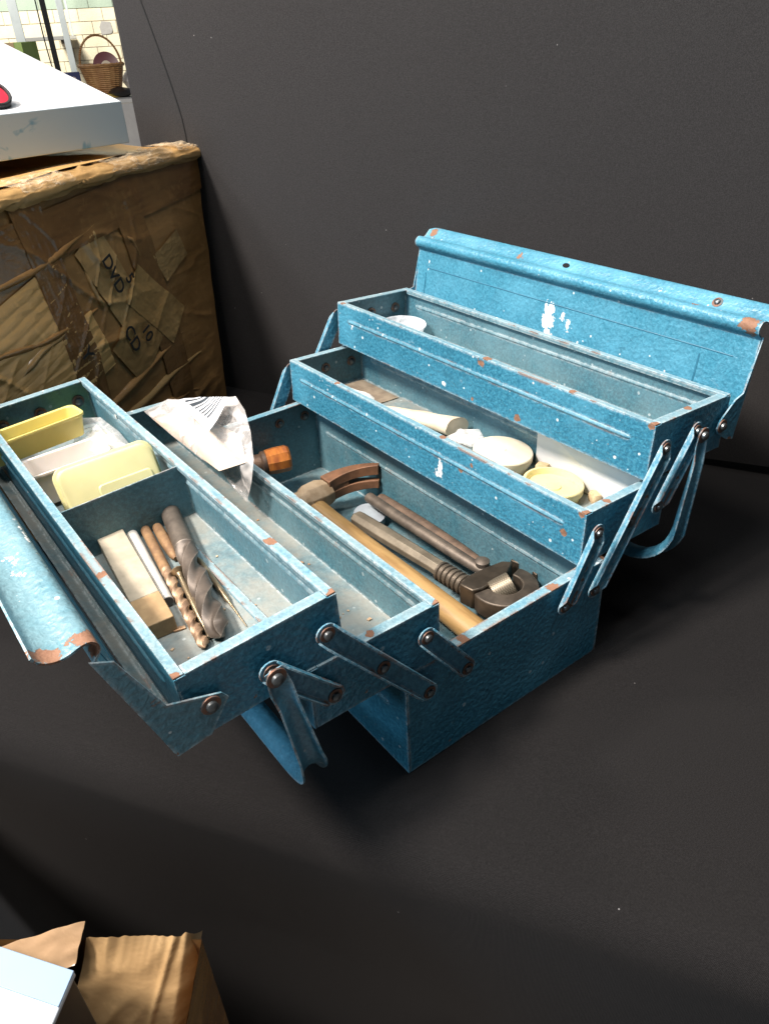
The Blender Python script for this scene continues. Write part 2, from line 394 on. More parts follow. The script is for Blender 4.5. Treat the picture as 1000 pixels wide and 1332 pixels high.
mb, mf = pan(.2187, .1043, .008, .009, (.0605,))
BASE = put('base_box', mb.mesh('base_box', [M['paint'], M['inner'], M['inner'], M['rimbase'], M['inner'], M['rib']], 30, mf), TB, TR(-.10935, 0, 0), bevel=.0005)
for x, z in ((-.0916, .0825), (-.0537, .0818), (.0546, .0836), (.0912, .0825)):
    rivet(BASE, x, LEN - .0013, z, True, 1.0)
TRAYS = {}
def tray(key, ox, oy, oz, ang, front, label, green=False):
    mb, mf = pan(WT, HT, .0065, .0085, (.0325,))
    T = TR(ox, oy, oz) @ RY(ang)
    o = put('tray', mb.mesh('tray', [M[front], M['inner'], M['floor'], M['rim' + key], M['inner_green' if green else 'inner'], M['rib']], 30, mf), TB, T, bevel=.0005, label=label)
    TRAYS[key] = (o, T); return o, T
tray('R1', .0811, .0054, .1056, 1.903, 'paint_front', 'lower right tray holding round tins')
tray('R2', .155, .0042, .1603, 2.827, 'paint_up', 'upper right tray, nearly empty')
tray('L1', -.1851, -.0005, .1054, .6635, 'paint', 'lower left tray under the plastic bag')
tray('L2', -.2625, .0013, .1489, -2.841, 'paint', 'upper left tray with a divider and drill bits', True)
for k, xs in (('R1', (.05, .089)), ('R2', (.05, .088)), ('L1', (.055, .094)), ('L2', (.018, .055, .0935))):
    o, T = TRAYS[k]
    for x in xs:
        put('rivet', RIV, o, T @ TR(x, LEN - .0013, .030) @ NEAR)
o, T = TRAYS['L2']
dv = MB(); dv.box(.0016, WT - .0016, .2203, .2213, .002, HT - .0022); dv.box(.0016, WT - .0016, .2214, .229, .0021, .0031)
put('divider', dv.mesh('divider', [M['inner']]), o, T, bevel=.0003)
ms = MB(); ms.lathe([(.004, 0), (.004, .0006)], 14)
put('paint_mark', ms.mesh('paint_mark', [simple('white_paint_dab', (.7, .7, .66))]), o, T @ TR(WT - .0017, .377, .038) @ RY(-90) @ Matrix.Diagonal((1, .45, 1, 1)))

# lids: leaning panel, rolled grip along the top, triangular end cheeks
XZ = lambda p, a: (p[0], a, p[1])
def smoothp(pts, n=3):
    out = []
    for i in range(len(pts) - 1):
        p0, p1, p2, p3 = [V(pts[max(0, min(len(pts) - 1, j))]) for j in (i - 1, i, i + 1, i + 2)]
        for k in range(n):
            t = k / n
            out.append(.5 * ((2 * p1) + (p2 - p0) * t + (2 * p0 - 5 * p1 + 4 * p2 - p3) * t * t + (3 * p1 - 3 * p2 + p3 - p0) * t ** 3))
    return out + [V(pts[-1])]
def lid(prof_flat, prof_roll, cheek, y0, y1, label, sgn, rivp, ledge=None):
    mb = MB()
    pts = [V(p) for p in prof_flat] + smoothp(prof_roll)
    mb.ribbon(pts, y0, y1, .0012, 24)
    for ya, yb in ((y0 - .0012, y0 + .0002), (y1 - .0002, y1 + .0012)):
        mb.prism(cheek, ya, yb, XZ)
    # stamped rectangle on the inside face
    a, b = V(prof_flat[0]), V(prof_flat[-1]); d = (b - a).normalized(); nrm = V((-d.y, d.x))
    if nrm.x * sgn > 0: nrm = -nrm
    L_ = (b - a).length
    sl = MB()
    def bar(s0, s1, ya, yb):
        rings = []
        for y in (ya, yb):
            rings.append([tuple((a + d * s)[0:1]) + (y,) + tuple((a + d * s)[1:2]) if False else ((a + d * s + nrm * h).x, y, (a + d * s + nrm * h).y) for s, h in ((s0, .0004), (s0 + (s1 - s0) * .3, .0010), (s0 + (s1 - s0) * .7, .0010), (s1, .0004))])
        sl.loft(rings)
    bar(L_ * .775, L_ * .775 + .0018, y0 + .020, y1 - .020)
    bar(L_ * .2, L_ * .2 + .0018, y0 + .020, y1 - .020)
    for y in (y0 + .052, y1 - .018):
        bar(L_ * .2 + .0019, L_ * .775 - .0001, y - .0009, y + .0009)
    pm = M['paint_lid'] if sgn > 0 else M['paint_lid_dusty']
    if ledge: mb.ribbon(ledge, y0 + .001, y1 - .001, .0010, 1, 1)
    o = put('lid', mb.mesh('lid', [pm, M['floor']], 35), TB, None, label=label)
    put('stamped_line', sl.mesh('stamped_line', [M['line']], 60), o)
    rivet(o, rivp[0], y0 - .0012, rivp[1]); rivet(o, rivp[0], y1 + .0012, rivp[1], False)
    return o
LR = lid([(.2758, .1612), (.2905, .2500)], [(.2905, .2500), (.2893, .2532), (.2855, .2560), (.2838, .2603), (.2857, .2645), (.2893, .2662), (.2932, .2656), (.2965, .2643), (.3000, .2652), (.304, .2685), (.308, .2718), (.312, .2735), (.3155, .2725)],
    [(.2758, .1606), (.2918, .2525), (.2835, .2210), (.2789, .2045), (.2676, .2015), (.2490, .1870), (.2465, .1800), (.2490, .1745), (.2650, .1640)], .0015, .4665, 'right lid standing open, splashed with white paint', 1, (.2524, .1812))
LL = lid([(-.2746, .1513), (-.3000, .2350)], [(-.3000, .2350), (-.2995, .2390), (-.2968, .2425), (-.2962, .2470), (-.2990, .2505), (-.3040, .2505), (-.3090, .2488), (-.3140, .2480), (-.3190, .2488), (-.3235, .2515), (-.3260, .2560)],
    [(-.2746, .1508), (-.3030, .2400), (-.2917, .2342), (-.2731, .1906), (-.2420, .1800), (-.2385, .1745), (-.2430, .1685), (-.2529, .1535)], -.0028, .4640, 'left lid hanging open along the outer side', -1, (-.2498, .1755), [(-.2738, .1560), (-.2665, .1535), (-.2640, .1560)])
hd = MB(); hd.lathe([(.0046, 0), (.0046, .0006)], 14)  # black disc laid on the lid for the darkness of an open hole
put('latch_hole', hd.mesh('latch_hole', [simple('hole_shade_black', (.004, .004, .004), rough=1)]), LR, TR(.3035, .235, .2689) @ RY(-42) @ Matrix.Diagonal((.6, 1, 1, 1)))
put('stud', RIV, LR, TR(.3035, .0555, .2684) @ RY(-42) @ Matrix.Scale(.8, 4))

# linkage arms
def link_mesh(l):
    mb = MB(); hw = .0078; pts = []
    for k in range(9):
        a = math.pi / 2 + math.pi * k / 8; pts.append((hw * math.cos(a), hw * math.sin(a)))
    for k in range(9):
        a = -math.pi / 2 + math.pi * k / 8; pts.append((l + hw * math.cos(a), hw * math.sin(a)))
    mb.prism(pts, 0, .0012, lambda p, a: (p[0], -a, p[1]))
    inner = lambda s: [(.001, hw * s), (.003, hw * s), (l - .003, hw * s), (l - .001, hw * s)]
    for s in (1, -1):
        rings = []
        for x, h in ((-.001, .0004), (.006, .0042), (l - .006, .0042), (l + .001, .0004)):
            rings.append([(x, -.0011, s * hw), (x, -.0011 - h, s * hw * 1.03), (x, -.0011 - h, s * (hw - .0012)), (x, -.0011, s * (hw - .0012))])
        mb.loft(rings)
    return mb.mesh('link_arm', [M['link']], 35)
LM = {}
def link(a, b, y, near=True, extra=()):
    ax, az = a; bx, bz = b; l = math.hypot(bx - ax, bz - az); key = round(l, 3)
    if key not in LM: LM[key] = link_mesh(l)
    ang = math.atan2(bz - az, bx - ax)
    T = TR(ax, y, az) @ Matrix.Rotation(-ang, 4, 'Y')
    if not near: T = TR(ax, y, az) @ Matrix.Rotation(-ang, 4, 'Y') @ Matrix.Diagonal((1, -1, 1, 1))
    o = put('link_arm', LM[key], TB, T, bevel=.0003)
    for (x, z) in [a, b] + list(extra):
        rivet(o, x, y - .0010 if near else y + .0010, z, near, .88)
for near, y in ((True, -.0036), (False, LEN + .0060)):
    link((-.1708, .1837), (-.0916, .0823), y - (.0006 if near else -.0006), near, [(-.131, .1314)])
    link((-.0919, .1349), (-.0537, .0818), y, near)
    link((-.2107, .1767), (-.1698, .1304), y, near)
    yr = y + (.003 if near else .003)
    link((.0865, .1430), (.0546, .0836), yr - .003 if near else yr + .001, near)
    link((.1613, .1931), (.0912, .0825), yr - .0035 if near else yr + .0015, near, [(.1275, .1363)])
    link((.2040, .1947), (.1658, .1356), yr - .003 if near else yr + .001, near)

# carrying handles: channel section swept along a U
def handle(px_, pz_, ang, depth, label, r=.036, y0=-.0095, y1=LEN + .0115):
    path = []                                              # (y, down, tangent angle)
    path.append((0, -.006)); path.append((0, .010)); path.append((0, .024)); path.append((0, depth - r))
    for k in range(1, 9):
        a = math.pi / 2 * k / 8; path.append((r * (1 - math.cos(a)), depth - r + r * math.sin(a)))
    Wd = y1 - y0
    path.append((Wd / 2, depth))
    half = path[:]
    path = half + [(Wd - yy, dd) for yy, dd in reversed(half[:-1])]
    T = TR(px_, y0, pz_) @ RY(ang)
    mb = MB(); rings = []
    for i, (yy, dd) in enumerate(path):
        p = V((0, yy, -dd)); a = V((0, path[max(i - 1, 0)][0], -path[max(i - 1, 0)][1])); b = V((0, path[min(i + 1, len(path) - 1)][0], -path[min(i + 1, len(path) - 1)][1]))
        t = (b - a).normalized(); O = V((1, 0, 0)).cross(t)          # outward of the U
        if O.dot(V((0, yy - Wd / 2, -dd + .03))) < 0: O = -O
        k = min(i, len(path) - 1 - i)
        hw = (.0062, .0080, .0072, .0088)[k] if k < 4 else .0098
        dp = (.0008, .0025, .0052, .0075)[k] if k < 4 else .0085
        sec = []
        for j in range(9):
            q = math.pi * j / 8; sec.append((hw * math.cos(q), -dp * math.sin(q) + dp))
        for j in range(8, -1, -1):
            q = math.pi * j / 8; sec.append(((hw - .0014) * math.cos(q), -(dp - .0009) * math.sin(q) + dp))
        rings.append([p + V((1, 0, 0)) * sx + O * so for sx, so in sec])
    mb.loft(rings)
    o = put('handle', mb.mesh('handle', [M['link']], 50), TB, T, label=label)
    put('rivet', RIV, o, T @ TR(0, -.0008, 0) @ NEAR @ Matrix.Scale(1.1, 4)); put('rivet', RIV, o, T @ TR(0, Wd + .0008, 0) @ FAR)
handle(-.2107, .1767, -9, .112, 'left carrying handle hanging under the upper tray')
handle(.2050, .1925, 11, .122, 'right carrying handle hanging under the upper tray')

# ------------------------------------------------------------------ contents
def intray(k, x, y, z, R=None):
    T = TRAYS[k][1] @ TR(x, y, z)
    return T @ R if R else T
FZ = .0021
def along(p, q):
    p, q = V(p), V(q); d = q - p
    return p, d.to_track_quat('Z', 'X').to_matrix().to_4x4(), d.length
# upper left tray, near half
stone = MB(); stone.box(-.0105, .0105, -.034, .067, 0, .0135); stone2 = MB(); stone2.box(-.0106, .0106, -.067, -.0342, 0, .0136)
T = intray('L2', .0292, .1615, FZ, RZ(-5.8))
st = thing('whetstone', 'beige two-tone sharpening stone block lying beside the drill bits', 'whetstone', T)
ms_ = lambda n, a, b: simple(n, a, b, 60, .62, bump=.0002, bscale=500, edge=tuple(min(1, x * 1.3) for x in a))
put('stone', stone.mesh('stone', [ms_('pale_grey_stone', (.46, .40, .30), (.34, .30, .225))]), st, T, bevel=.0008)
put('stone', stone2.mesh('stone', [ms_('tan_stone', (.44, .30, .155), (.32, .21, .105))]), st, T, bevel=.0008, label='tan end of the sharpening stone')
def rod(name, label, cat, p, q, r, mats, prof=None, n=16):
    p, R, l = along(p, q); TT = TRAYS['L2'][1] @ TR(*p) @ R
    mb = MB(); mb.lathe(prof(l, r) if prof else [(r * .92, 0), (r, r * .08), (r, l - r * .08), (r * .92, l)], n)
    return put(name, mb.mesh(name, mats, 40), None, TT, label=label, category=cat)
chalk = NT('grey_white_chalk'); cz = chalk.n('ShaderNodeSeparateXYZ', {0: chalk.co}).outputs[2]
chm = chalk.out(Base_Color=chalk.mix(chalk.step(chalk.noise(40, 4), .35, .7), (.62, .60, .54), (.42, .40, .36)), Roughness=.6)
o = rod('marking_chalk', 'round pale grey chalk stick lying next to the sharpening stone', 'chalk', (.0525, .2315, .0066), (.0385, .1215, .0066), .0046, [chm])
ec = MB(); ec.lathe([(.0040, 0), (.0040, .0004)], 16)
put('end_face', ec.mesh('end_face', [simple('dark_end', (.10, .10, .095))]), o, WM[o] @ TR(0, 0, V((.0140, .1100, 0)).length + .00005))

def twist_drill(name, label, p, q, r, shank, pitch, mats, fl_mat=None):
    p, R, l = along(p, q); T = TRAYS['L2'][1] @ TR(*p) @ R
    d = thing(name, label, 'drill bit', T)
    sh = MB(); sh.lathe([(r * .7, 0), (r * .93, r * .15), (r * .96, l * shank * .9), (r * .98, l * shank)], 18)
    put('shank', sh.mesh('shank', [mats[0]], 40), d, T)
    N = 64; rings = []; m_ = 28
    for k in range(N + 1):
        z = l * shank + (l - l * shank) * k / N
        tip = max(0, (z - (l - r * .9)) / (r * .9))
        a0 = (z - l * shank) / pitch * 2 * math.pi
        rg = []
        ent = min(1, k / 5)
        for i in range(m_):
            a = 2 * math.pi * i / m_
            c = math.cos(a * 2)                         # two flutes
            rad = r * (1 - .50 * ent * max(0, (c - .05) / .95) ** .7) * (.97 if -.55 > c else 1.0)
            rad *= (1 - tip * .92)
            rg.append((rad * math.cos(a + a0), rad * math.sin(a + a0), z))
        rings.append(rg)
    fb = MB(); fb.loft(rings)
    put('flute', fb.mesh('flute', [mats[1]], 32), d, T)
    return d
steel_dk = simple('dark_oxide_steel', (.11, .092, .076), (.18, .15, .12), 60, .55, .55, bump=.0002)
steel_br = simple('tarnished_tool_steel', (.30, .25, .19), (.15, .12, .09), 45, .38, .85, bump=.0002, bscale=300, edge=(.5, .44, .36))
rusty = simple('rusty_steel', (.33, .20, .10), (.17, .095, .05), 80, .7, .3, bump=.0006, bscale=260)
twist_drill('twist_drill_bit', 'largest twist drill bit, dark steel with wide flutes', (.0865, .2235, .0105), (.0500, .0585, .0105), .0084, .34, .088, [steel_dk, simple('dark_flute_steel', (.13, .105, .085), (.07, .058, .048), 60, .5, .35, bump=.0003, edge=(.34, .29, .24))])
twist_drill('twist_drill_bit', 'long thin rusty twist drill bit beside the chalk stick', (.0630, .2260, .0062), (.0385, .0615, .0060), .0042, .42, .030, [rusty, simple('brown_worn_steel', (.40, .27, .17), (.22, .14, .09), 70, .5, .5, bump=.0004)])
rod('tapered_peg', 'short rusty tapered peg against the largest drill bit', 'peg', (.0718, .2215, .0052), (.0650, .1670, .0052), .0048, [rusty], lambda l, r: [(r * .4, 0), (r * .85, .003), (r, l * .5), (r * .8, l * .9), (r * .4, l)], 10)
brass = simple('dull_brassy_steel', (.50, .40, .26), (.30, .23, .14), 90, .35, .8)
rod('nail_punch', 'thin punch with a flat round head lying between two drill bits', 'punch', (.0588, .1480, .0064), (.0452, .0700, .0045), .0022, [brass], lambda l, r: [(.0062, 0), (.0064, .0012), (.0026, .0024), (r * .8, .006), (r * 1.1, .022), (r * 1.1, l * .75), (r * .6, l * .8), (r * .55, l)], 12)
rod('scriber', 'thin pointed scriber on the right of the largest drill bit', 'scriber', (.0775, .1540, .0062), (.0700, .0640, .0030), .0022, [brass], lambda l, r: [(r * .6, 0), (r, .004), (r, l * .62), (r * .5, l * .68), (r * .4, l * .75), (r * .15, l)], 10)
# upper left tray, far half: plastic tubs
def plastic(name, c, rough=.35, trans=.25, **kw):
    s = NT(name); n_ = s.noise(25, 4)
    return s.out(Base_Color=s.mix(s.step(n_, .3, .75), c, tuple(x * .86 for x in c)), Roughness=rough, Subsurface_Weight=trans, Subsurface_Radius=(.01, .008, .004), Subsurface_Scale=.5, **kw)
YEL = plastic('yellow_plastic', (.70, .60, .20)); PYEL = plastic('pale_yellow_plastic', (.68, .63, .33)); WHP = plastic('milky_plastic', (.74, .69, .64))
def tub(wx, wy, h, r, t=.0014, lip=.0025, taper=.9):
    mb = MB()
    R_ = [ring(wx * taper - 2 * t, wy * taper - 2 * t, r * .7, t), ring(wx - 2 * t, wy - 2 * t, r, h), ring(wx + lip, wy + lip, r, h + .0006), ring(wx + lip, wy + lip, r, h - .0022), ring(wx, wy, r, h - .0026), ring(wx * taper, wy * taper, r * .7, 0)]
    mb.loft(R_, 0, True)
    return mb
T = intray('L2', .0330, .4020, FZ + .0210, RX(-4) @ RZ(4))
put('plastic_tub', tub(.094, .033, .0215, .007).mesh('plastic_tub', [YEL], 40), None, T, bevel=.0005, label='bright yellow open plastic trough at the far end of the upper tray', category='plastic tub')
T = intray('L2', .0435, .3370, FZ + .002, RX(-6) @ RZ(-3))
put('plastic_tub', tub(.070, .046, .030, .006).mesh('plastic_tub', [WHP], 40), None, T, bevel=.0005, label='milky white open plastic tub between the two yellow ones', category='plastic tub')
T = intray('L2', .0575, .2530, FZ + .0315, RZ(-3) @ RX(64))
yt = thing('plastic_box', 'pale yellow plastic box propped on edge against the tray divider', 'plastic box', T)
mb = MB(); mb.loft([ring(.080, .058, .010, -.012), ring(.083, .061, .010, -.0105), ring(.083, .061, .010, -.0085), ring(.078, .056, .009, -.0078), ring(.077, .055, .009, -.0008), ring(.074, .052, .009, 0)], 0, True)
put('body', mb.mesh('body', [PYEL], 40), yt, T, bevel=.0004)
mb = MB(); mb.loft([ring(.046, .014, .004, 0), ring(.044, .012, .004, .0012)], 0, True)
put('label_panel', mb.mesh('label_panel', [PYEL], 40), yt, T @ TR(.010, .000, .0001), bevel=.0003)
mb = MB(); mb.loft([ring(.079, .057, .009, -.0240), ring(.082, .060, .010, -.0225), ring(.082, .060, .010, -.0130), ring(.079, .057, .010, -.0121)], 0, True)
put('lid', mb.mesh('lid', [PYEL], 40), yt, T, bevel=.0004)

def film(name, alpha, tint=(.9, .9, .88), rough=.22, crease=.35):
    s = NT(name)
    a = s.noise(24, 2, .5, .6); b = s.noise(60, 2, .5, .3)
    ra = s.m('SUBTRACT', 1.0, s.m('ABSOLUTE', s.m('MULTIPLY_ADD', a, 2.0, -1.0)))
    rb = s.m('SUBTRACT', 1.0, s.m('ABSOLUTE', s.m('MULTIPLY_ADD', b, 2.0, -1.0)))
    k = s.m('MAXIMUM', s.step(ra, .88, .99), s.m('MULTIPLY', s.step(rb, .94, .995), .35))
    h = s.m('ADD', s.m('MULTIPLY', ra, 1.2), s.m('MULTIPLY', rb, .25))
    return s.out(Base_Color=tint, Roughness=rough, Alpha=s.m('MULTIPLY_ADD', k, crease, alpha), Specular_IOR_Level=.8, Normal=s.bump(h, .0024, .7))
FILM = film('clear_bag_film', .22); MILK = film('milky_bag_film', .30, (.70, .67, .64), .16, .45)
paperm = simple('white_paper', (.80, .78, .73), (.72, .69, .63), 20, .7)
cream = simple('cream_card', (.64, .52, .42), (.58, .46, .36), 25, .6)
bpts = [intray('L2', x, y, z) @ V((0, 0, 0)) for x, y, z in ((.064, .398, .016), (.083, .425, .026), (.099, .412, .026), (.1045, .38, .020), (.1045, .335, .012), (.094, .318, .010), (.078, .312, .016), (.069, .35, .024))]
c0 = sum(bpts, V()) / len(bpts)
bg_ = thing('small_clear_bag', 'small crumpled clear plastic bag beside the yellow trough', 'plastic bag', TR(*c0))
put('film', pillow(bpts, .006, 6, .007, 3.1).mesh('film', [FILM], 180), bg_, Matrix())
ip = [c0.lerp(p, .62) - V((0, 0, .003)) for p in bpts]
put('packet', pillow(ip, .004, 5, .003, 1.7).mesh('packet', [simple('pale_packet', (.78, .74, .62), (.62, .58, .46), 60, .6)], 60), bg_, Matrix())
bt = MB(); bt.lathe([(.0005, -.009), (.0045, -.006), (.0062, 0), (.004, .006), (.0005, .010)], 9)
put('cork_stub', bt.mesh('cork_stub', [simple('cork', (.50, .36, .20), (.36, .25, .13), 120, .8)]), None, intray('L2', .064, .3760, .014, RZ(60) @ RX(70)), label='small tan stub in front of the bright yellow trough', category='stub')

# lower left tray: milky bag with barcode label
bl = [(-.1114, .4448, .158), (-.0849, .4391, .166), (-.0686, .3851, .178), (-.0523, .3362, .193), (-.0620, .2990, .194), (-.0744, .2668, .187), (-.0910, .2334, .178), (-.0955, .2361, .155), (-.0964, .2505, .128), (-.0990, .2730, .136), (-.1051, .2747, .154), (-.1125, .3023, .1585), (-.1129, .3666, .1585)]
c0 = sum((V(p) for p in bl), V()) / len(bl)
pb = thing('plastic_bag', 'milky plastic bag with a barcode label sticking out of the lower left tray', 'plastic bag', TR(*c0))
put('film', pillow([V(p) for p in bl], .011, 10, .007, 5.3, sc=36).mesh('film', [MILK], 180), pb, Matrix())
cp = [V(p) for p in [(-.1119, .4234, .158), (-.0822, .3899, .171), (-.0800, .2800, .181), (-.0930, .2440, .172), (-.1119, .2650, .161), (-.1125, .3626, .158)]]
put('card_insert', pillow(cp, .008, 6, .002, 2.2, sc=20).mesh('card_insert', [cream], 60), pb, Matrix())
# barcode label
lbq = [V(p) for p in [(-.1000, .3703, .1850), (-.0815, .3550, .1905), (-.0660, .3180, .1955), (-.1080, .2800, .1885)]]
def barcode():
    s = NT('barcode_print'); uv = s.n('ShaderNodeTexCoord').outputs['UV']
    x = s.n('ShaderNodeSeparateXYZ', {0: uv}).outputs
    q = s.m('FLOOR', s.m('MULTIPLY', x[0], 25.0))
    wn = s.n('ShaderNodeTexWhiteNoise', {'W': q}, noise_dimensions='1D').outputs[0]
    bars = s.m('MULTIPLY', s.step(wn, .54, .56), s.m('MULTIPLY', s.step(x[1], .26, .27), s.m('MULTIPLY', s.step(x[0], .06, .07), s.step(x[0], .93, .92))))
    txt = s.m('MULTIPLY', s.m('MULTIPLY', s.step(s.noise(60, 1, co=s.n('ShaderNodeVectorMath', {0: uv, 1: (1.6, .5, 1)}, operation='MULTIPLY').outputs[0]), .52, .56), s.step(x[1], .21, .2)), s.step(x[1], .09, .1))
    k = s.m('MAXIMUM', bars, s.m('MULTIPLY', txt, .6))
    return s.out(Base_Color=s.mix(k, (.66, .66, .66), (.05, .06, .07)), Roughness=.4)
lm = MB()
def lab(u, v):
    p = lbq[3].lerp(lbq[0], 1 - u) if False else (lbq[0].lerp(lbq[3], u)).lerp(lbq[1].lerp(lbq[2], u), v)
    return p + V((-.25, -.35, .9)) * (.0080 + .0016 * math.sin(v * 5 + u * 3))
lm.grid(lab, 10, 10)
lme = lm.mesh('label', [barcode()], 180)
uvl = lme.uv_layers.new(name='UVMap')
for lp in lme.loops:
    i = lp.vertex_index; uvl.data[lp.index].uv = ((i % 11) / 10, (i // 11) / 10)
put('label', lme, pb, Matrix())

# lower right tray
def tin(label, cx, cy, r, h, c, lidc, tilt):
    T = intray('R1', cx, cy, FZ + .001, RX(tilt[0]) @ RY(tilt[1]))
    t = thing('round_pot', label, 'pot', T)
    b = MB(); b.lathe([(r * .9, 0), (r * .93, .001), (r * .95, h * .7)], 40)
    put('body', b.mesh('body', [c], 40), t, T)
    return t, T
CRM = plastic('cream_plastic', (.80, .72, .56), .35, .15); LEM = plastic('lemon_plastic', (.80, .70, .36), .35, .15)
t, T = tin('round cream pot with a plain flat lid in the lower right tray', .0735, .1680, .0300, .016, CRM, CRM, (4, 2))
b = MB(); b.lathe([(.0301, -.0075), (.0308, -.006), (.0308, .0005), (.0300, .0016), (.0285, .0019), (.0032, .0021), (.0028, .0026), (.0005, .0027)], 48)
put('lid', b.mesh('lid', [CRM], 30), t, T @ TR(0, 0, .016))
t, T = tin('round lemon yellow pot lid up with a recessed top and raised rim', .0665, .0930, .0285, .0135, LEM, LEM, (3, 3))
b = MB(); b.lathe([(.0283, -.006), (.0290, -.005), (.0290, .0012), (.0282, .0022), (.0262, .0022), (.0250, -.0012), (.0245, -.0035), (.0080, -.0038), (.0075, -.0026), (.0005, -.0026)], 48)
put('lid', b.mesh('lid', [LEM], 30), t, T @ TR(0, 0, .0135))
def chunk(name, label, cat, k, x, y, z, sx, sy, sz, mat, rz):
    mb = MB(); mb.loft([ring(sx * .86, sy * .86, sx * .2, 0, 3), ring(sx, sy, sx * .25, sz * .3, 3), ring(sx * .95, sy * .97, sx * .25, sz * .8, 3), ring(sx * .75, sy * .8, sx * .2, sz, 3)])
    mb.v = [tuple(V(p) + V((nz(p, 300, 1), nz(p, 300, 5), nz(p, 300, 9))) * sx * .1) for p in mb.v]
    return put(name, mb.mesh(name, [mat], 40), None, intray(k, x, y, z, RZ(rz)), label=label, category=cat)
corkm = simple('tan_cork', (.58, .44, .26), (.42, .30, .16), 150, .85, bump=.0006, bscale=400)
chunk('cork_bung', 'tan cork wedged between the two round pots', 'cork', 'R1', .0930, .1290, FZ, .009, .014, .012, corkm, 20)
chunk('cork_bung', 'tan cork lying at the near end beside the yellow pot', 'cork', 'R1', .0900, .0600, FZ, .008, .014, .010, corkm, -25)
# white card leaning
cm = MB()
cq = [V(p) for p in ((.1044, .148, .003), (.0900, .0125, .003), (.1040, .0125, .050), (.1052, .150, .050))]
cm.add([*cq, *[p - V((.0008, 0, .0001)) for p in cq]], [(0, 1, 2, 3), (7, 6, 5, 4), (0, 4, 5, 1), (1, 5, 6, 2), (2, 6, 7, 3), (3, 7, 4, 0)])
put('white_card', cm.mesh('white_card', [simple('grey_white_card', (.66, .66, .64), (.60, .60, .58), 20, .6)], 20), None, TRAYS['R1'][1], label='blank white card leaning against the back of the lower right tray', category='card')
# paper packet rolled in clear film
pts = [(.052, .338), (.060, .346), (.069, .337), (.074, .29), (.0825, .238), (.076, .224), (.067, .224), (.060, .262), (.053, .315)]
pk = [intray('R1', x, y, .017 - .002 * (i % 2)) @ V() for i, (x, y) in enumerate(pts)]
c0 = sum(pk, V()) / len(pk)
pt = thing('paper_packet', 'cream paper packet wrapped in clear film in the lower right tray', 'packet', TR(*c0))
rl_ = MB(); rings = []
for kq in range(13):
    t_ = kq / 12; ra = .0075 + .0060 * t_ ** .8 + (.0015 if kq == 12 else 0); rb = .0030 + .0085 * t_
    c_ = V((.066, .3560, .0045)).lerp(V((.0840, .2480, .0135)), t_)
    rings.append([intray('R1', 0, 0, 0) @ (c_ + V((ra * math.cos(2 * math.pi * q_ / 20), -.15 * ra * math.cos(2 * math.pi * q_ / 20) + .0012 * nz((q_ * .6, kq * .5, 3)), rb * math.sin(2 * math.pi * q_ / 20) + .0012 * nz((q_ * .5, kq * .4, 7))))) for q_ in range(20)])
rl_.loft(rings)
put('paper', rl_.mesh('paper', [simple('cream_paper', (.72, .62, .48), (.62, .52, .38), 50, .7)], 50), pt, Matrix())
pf = [intray('R1', x, y, z) @ V() for x, y, z in ((.062, .243, .010), (.084, .240, .014), (.093, .222, .018), (.086, .204, .012), (.070, .210, .008))]
put('film', pillow(pf, .006, 5, .006, 8.8).mesh('film', [FILM], 180), pt, Matrix())
pf = [intray('R1', x, y, .014) @ V() for x, y in ((.035, .418), (.045, .432), (.058, .395), (.062, .372), (.052, .36), (.042, .385))]
put('paper_scrap', pillow(pf, .006, 4, .003, 6.1).mesh('paper_scrap', [paperm], 60), None, None, label='crumpled white paper scrap at the far end of the lower right tray', category='paper')
dm = MB(); dm.box(.066, .101, .375, .452, FZ, FZ + .0012)
put('cardboard_piece', dm.mesh('cardboard_piece', [simple('dusty_brown_card', (.26, .21, .15), (.18, .14, .10), 60, .9)]), None, TRAYS['R1'][1], label='dusty brown cardboard piece on the floor of the lower right tray', category='cardboard')
# clear lid in the top right tray
cl = MB(); cl.lathe([(.0005, .0), (.026, .0), (.027, .001), (.0285, .008), (.0305, .0085), (.0305, .0095), (.0278, .0092), (.0262, .0018), (.0005, .0012)], 40)
put('clear_lid', cl.mesh('clear_lid', [film('clear_plastic_lid', .38, (.85, .88, .9), .12)], 30), None, intray('R2', .071, .422, .0105, RX(3) @ RY(-3)), label='round clear plastic lid at the far end of the top right tray', category='plastic lid')
cdk = MB(); cdk.lathe([(.0005, 0), (.020, 0), (.0202, .0006), (.0005, .0012)], 30)
put('paper_disc', cdk.mesh('paper_disc', [paperm]), None, intray('R2', .071, .420, .0030), label='white paper disc under the clear plastic lid', category='paper')

# ---- base: hammer, wrench, pliers, knob
HW = simple('yellowed_ash_handle', (.36, .225, .088), (.25, .145, .052), 22, .45, stretch=(6, .8, 6), bump=.0003, bscale=60)
p0, p1 = V((.0290, .3420, .0270)), V((.0230, .0180, .0230))
HT_ = TR(*p0)
hm = thing('claw_hammer', 'claw hammer with a yellow wooden handle lying in the bottom box', 'hammer', HT_)
hb = MB(); rings = []
d = (p1 - p0)
for t, a, b in ((0, .0090, .0105), (.1, .0085, .010), (.3, .0092, .0108), (.55, .0110, .0125), (.8, .0118, .0138), (.93, .0125, .0150), (1, .0105, .013)):
    c = p0 + d * t
    rings.append([(c.x + b * math.cos(2 * math.pi * i / 18), c.y, c.z + a * math.sin(2 * math.pi * i / 18)) for i in range(18)])
hb.loft(rings); put('wooden_handle', hb.mesh('wooden_handle', [HW], 60), hm, Matrix())
hrust = simple('rusty_hammer_steel', (.21, .10, .05), (.13, .065, .035), 60, .62, .2, bump=.0005, bscale=220, edge=(.32, .20, .12))
hdust = simple('dusty_hammer_steel', (.34, .26, .17), (.24, .17, .10), 50, .75, .1, bump=.0006, bscale=200)
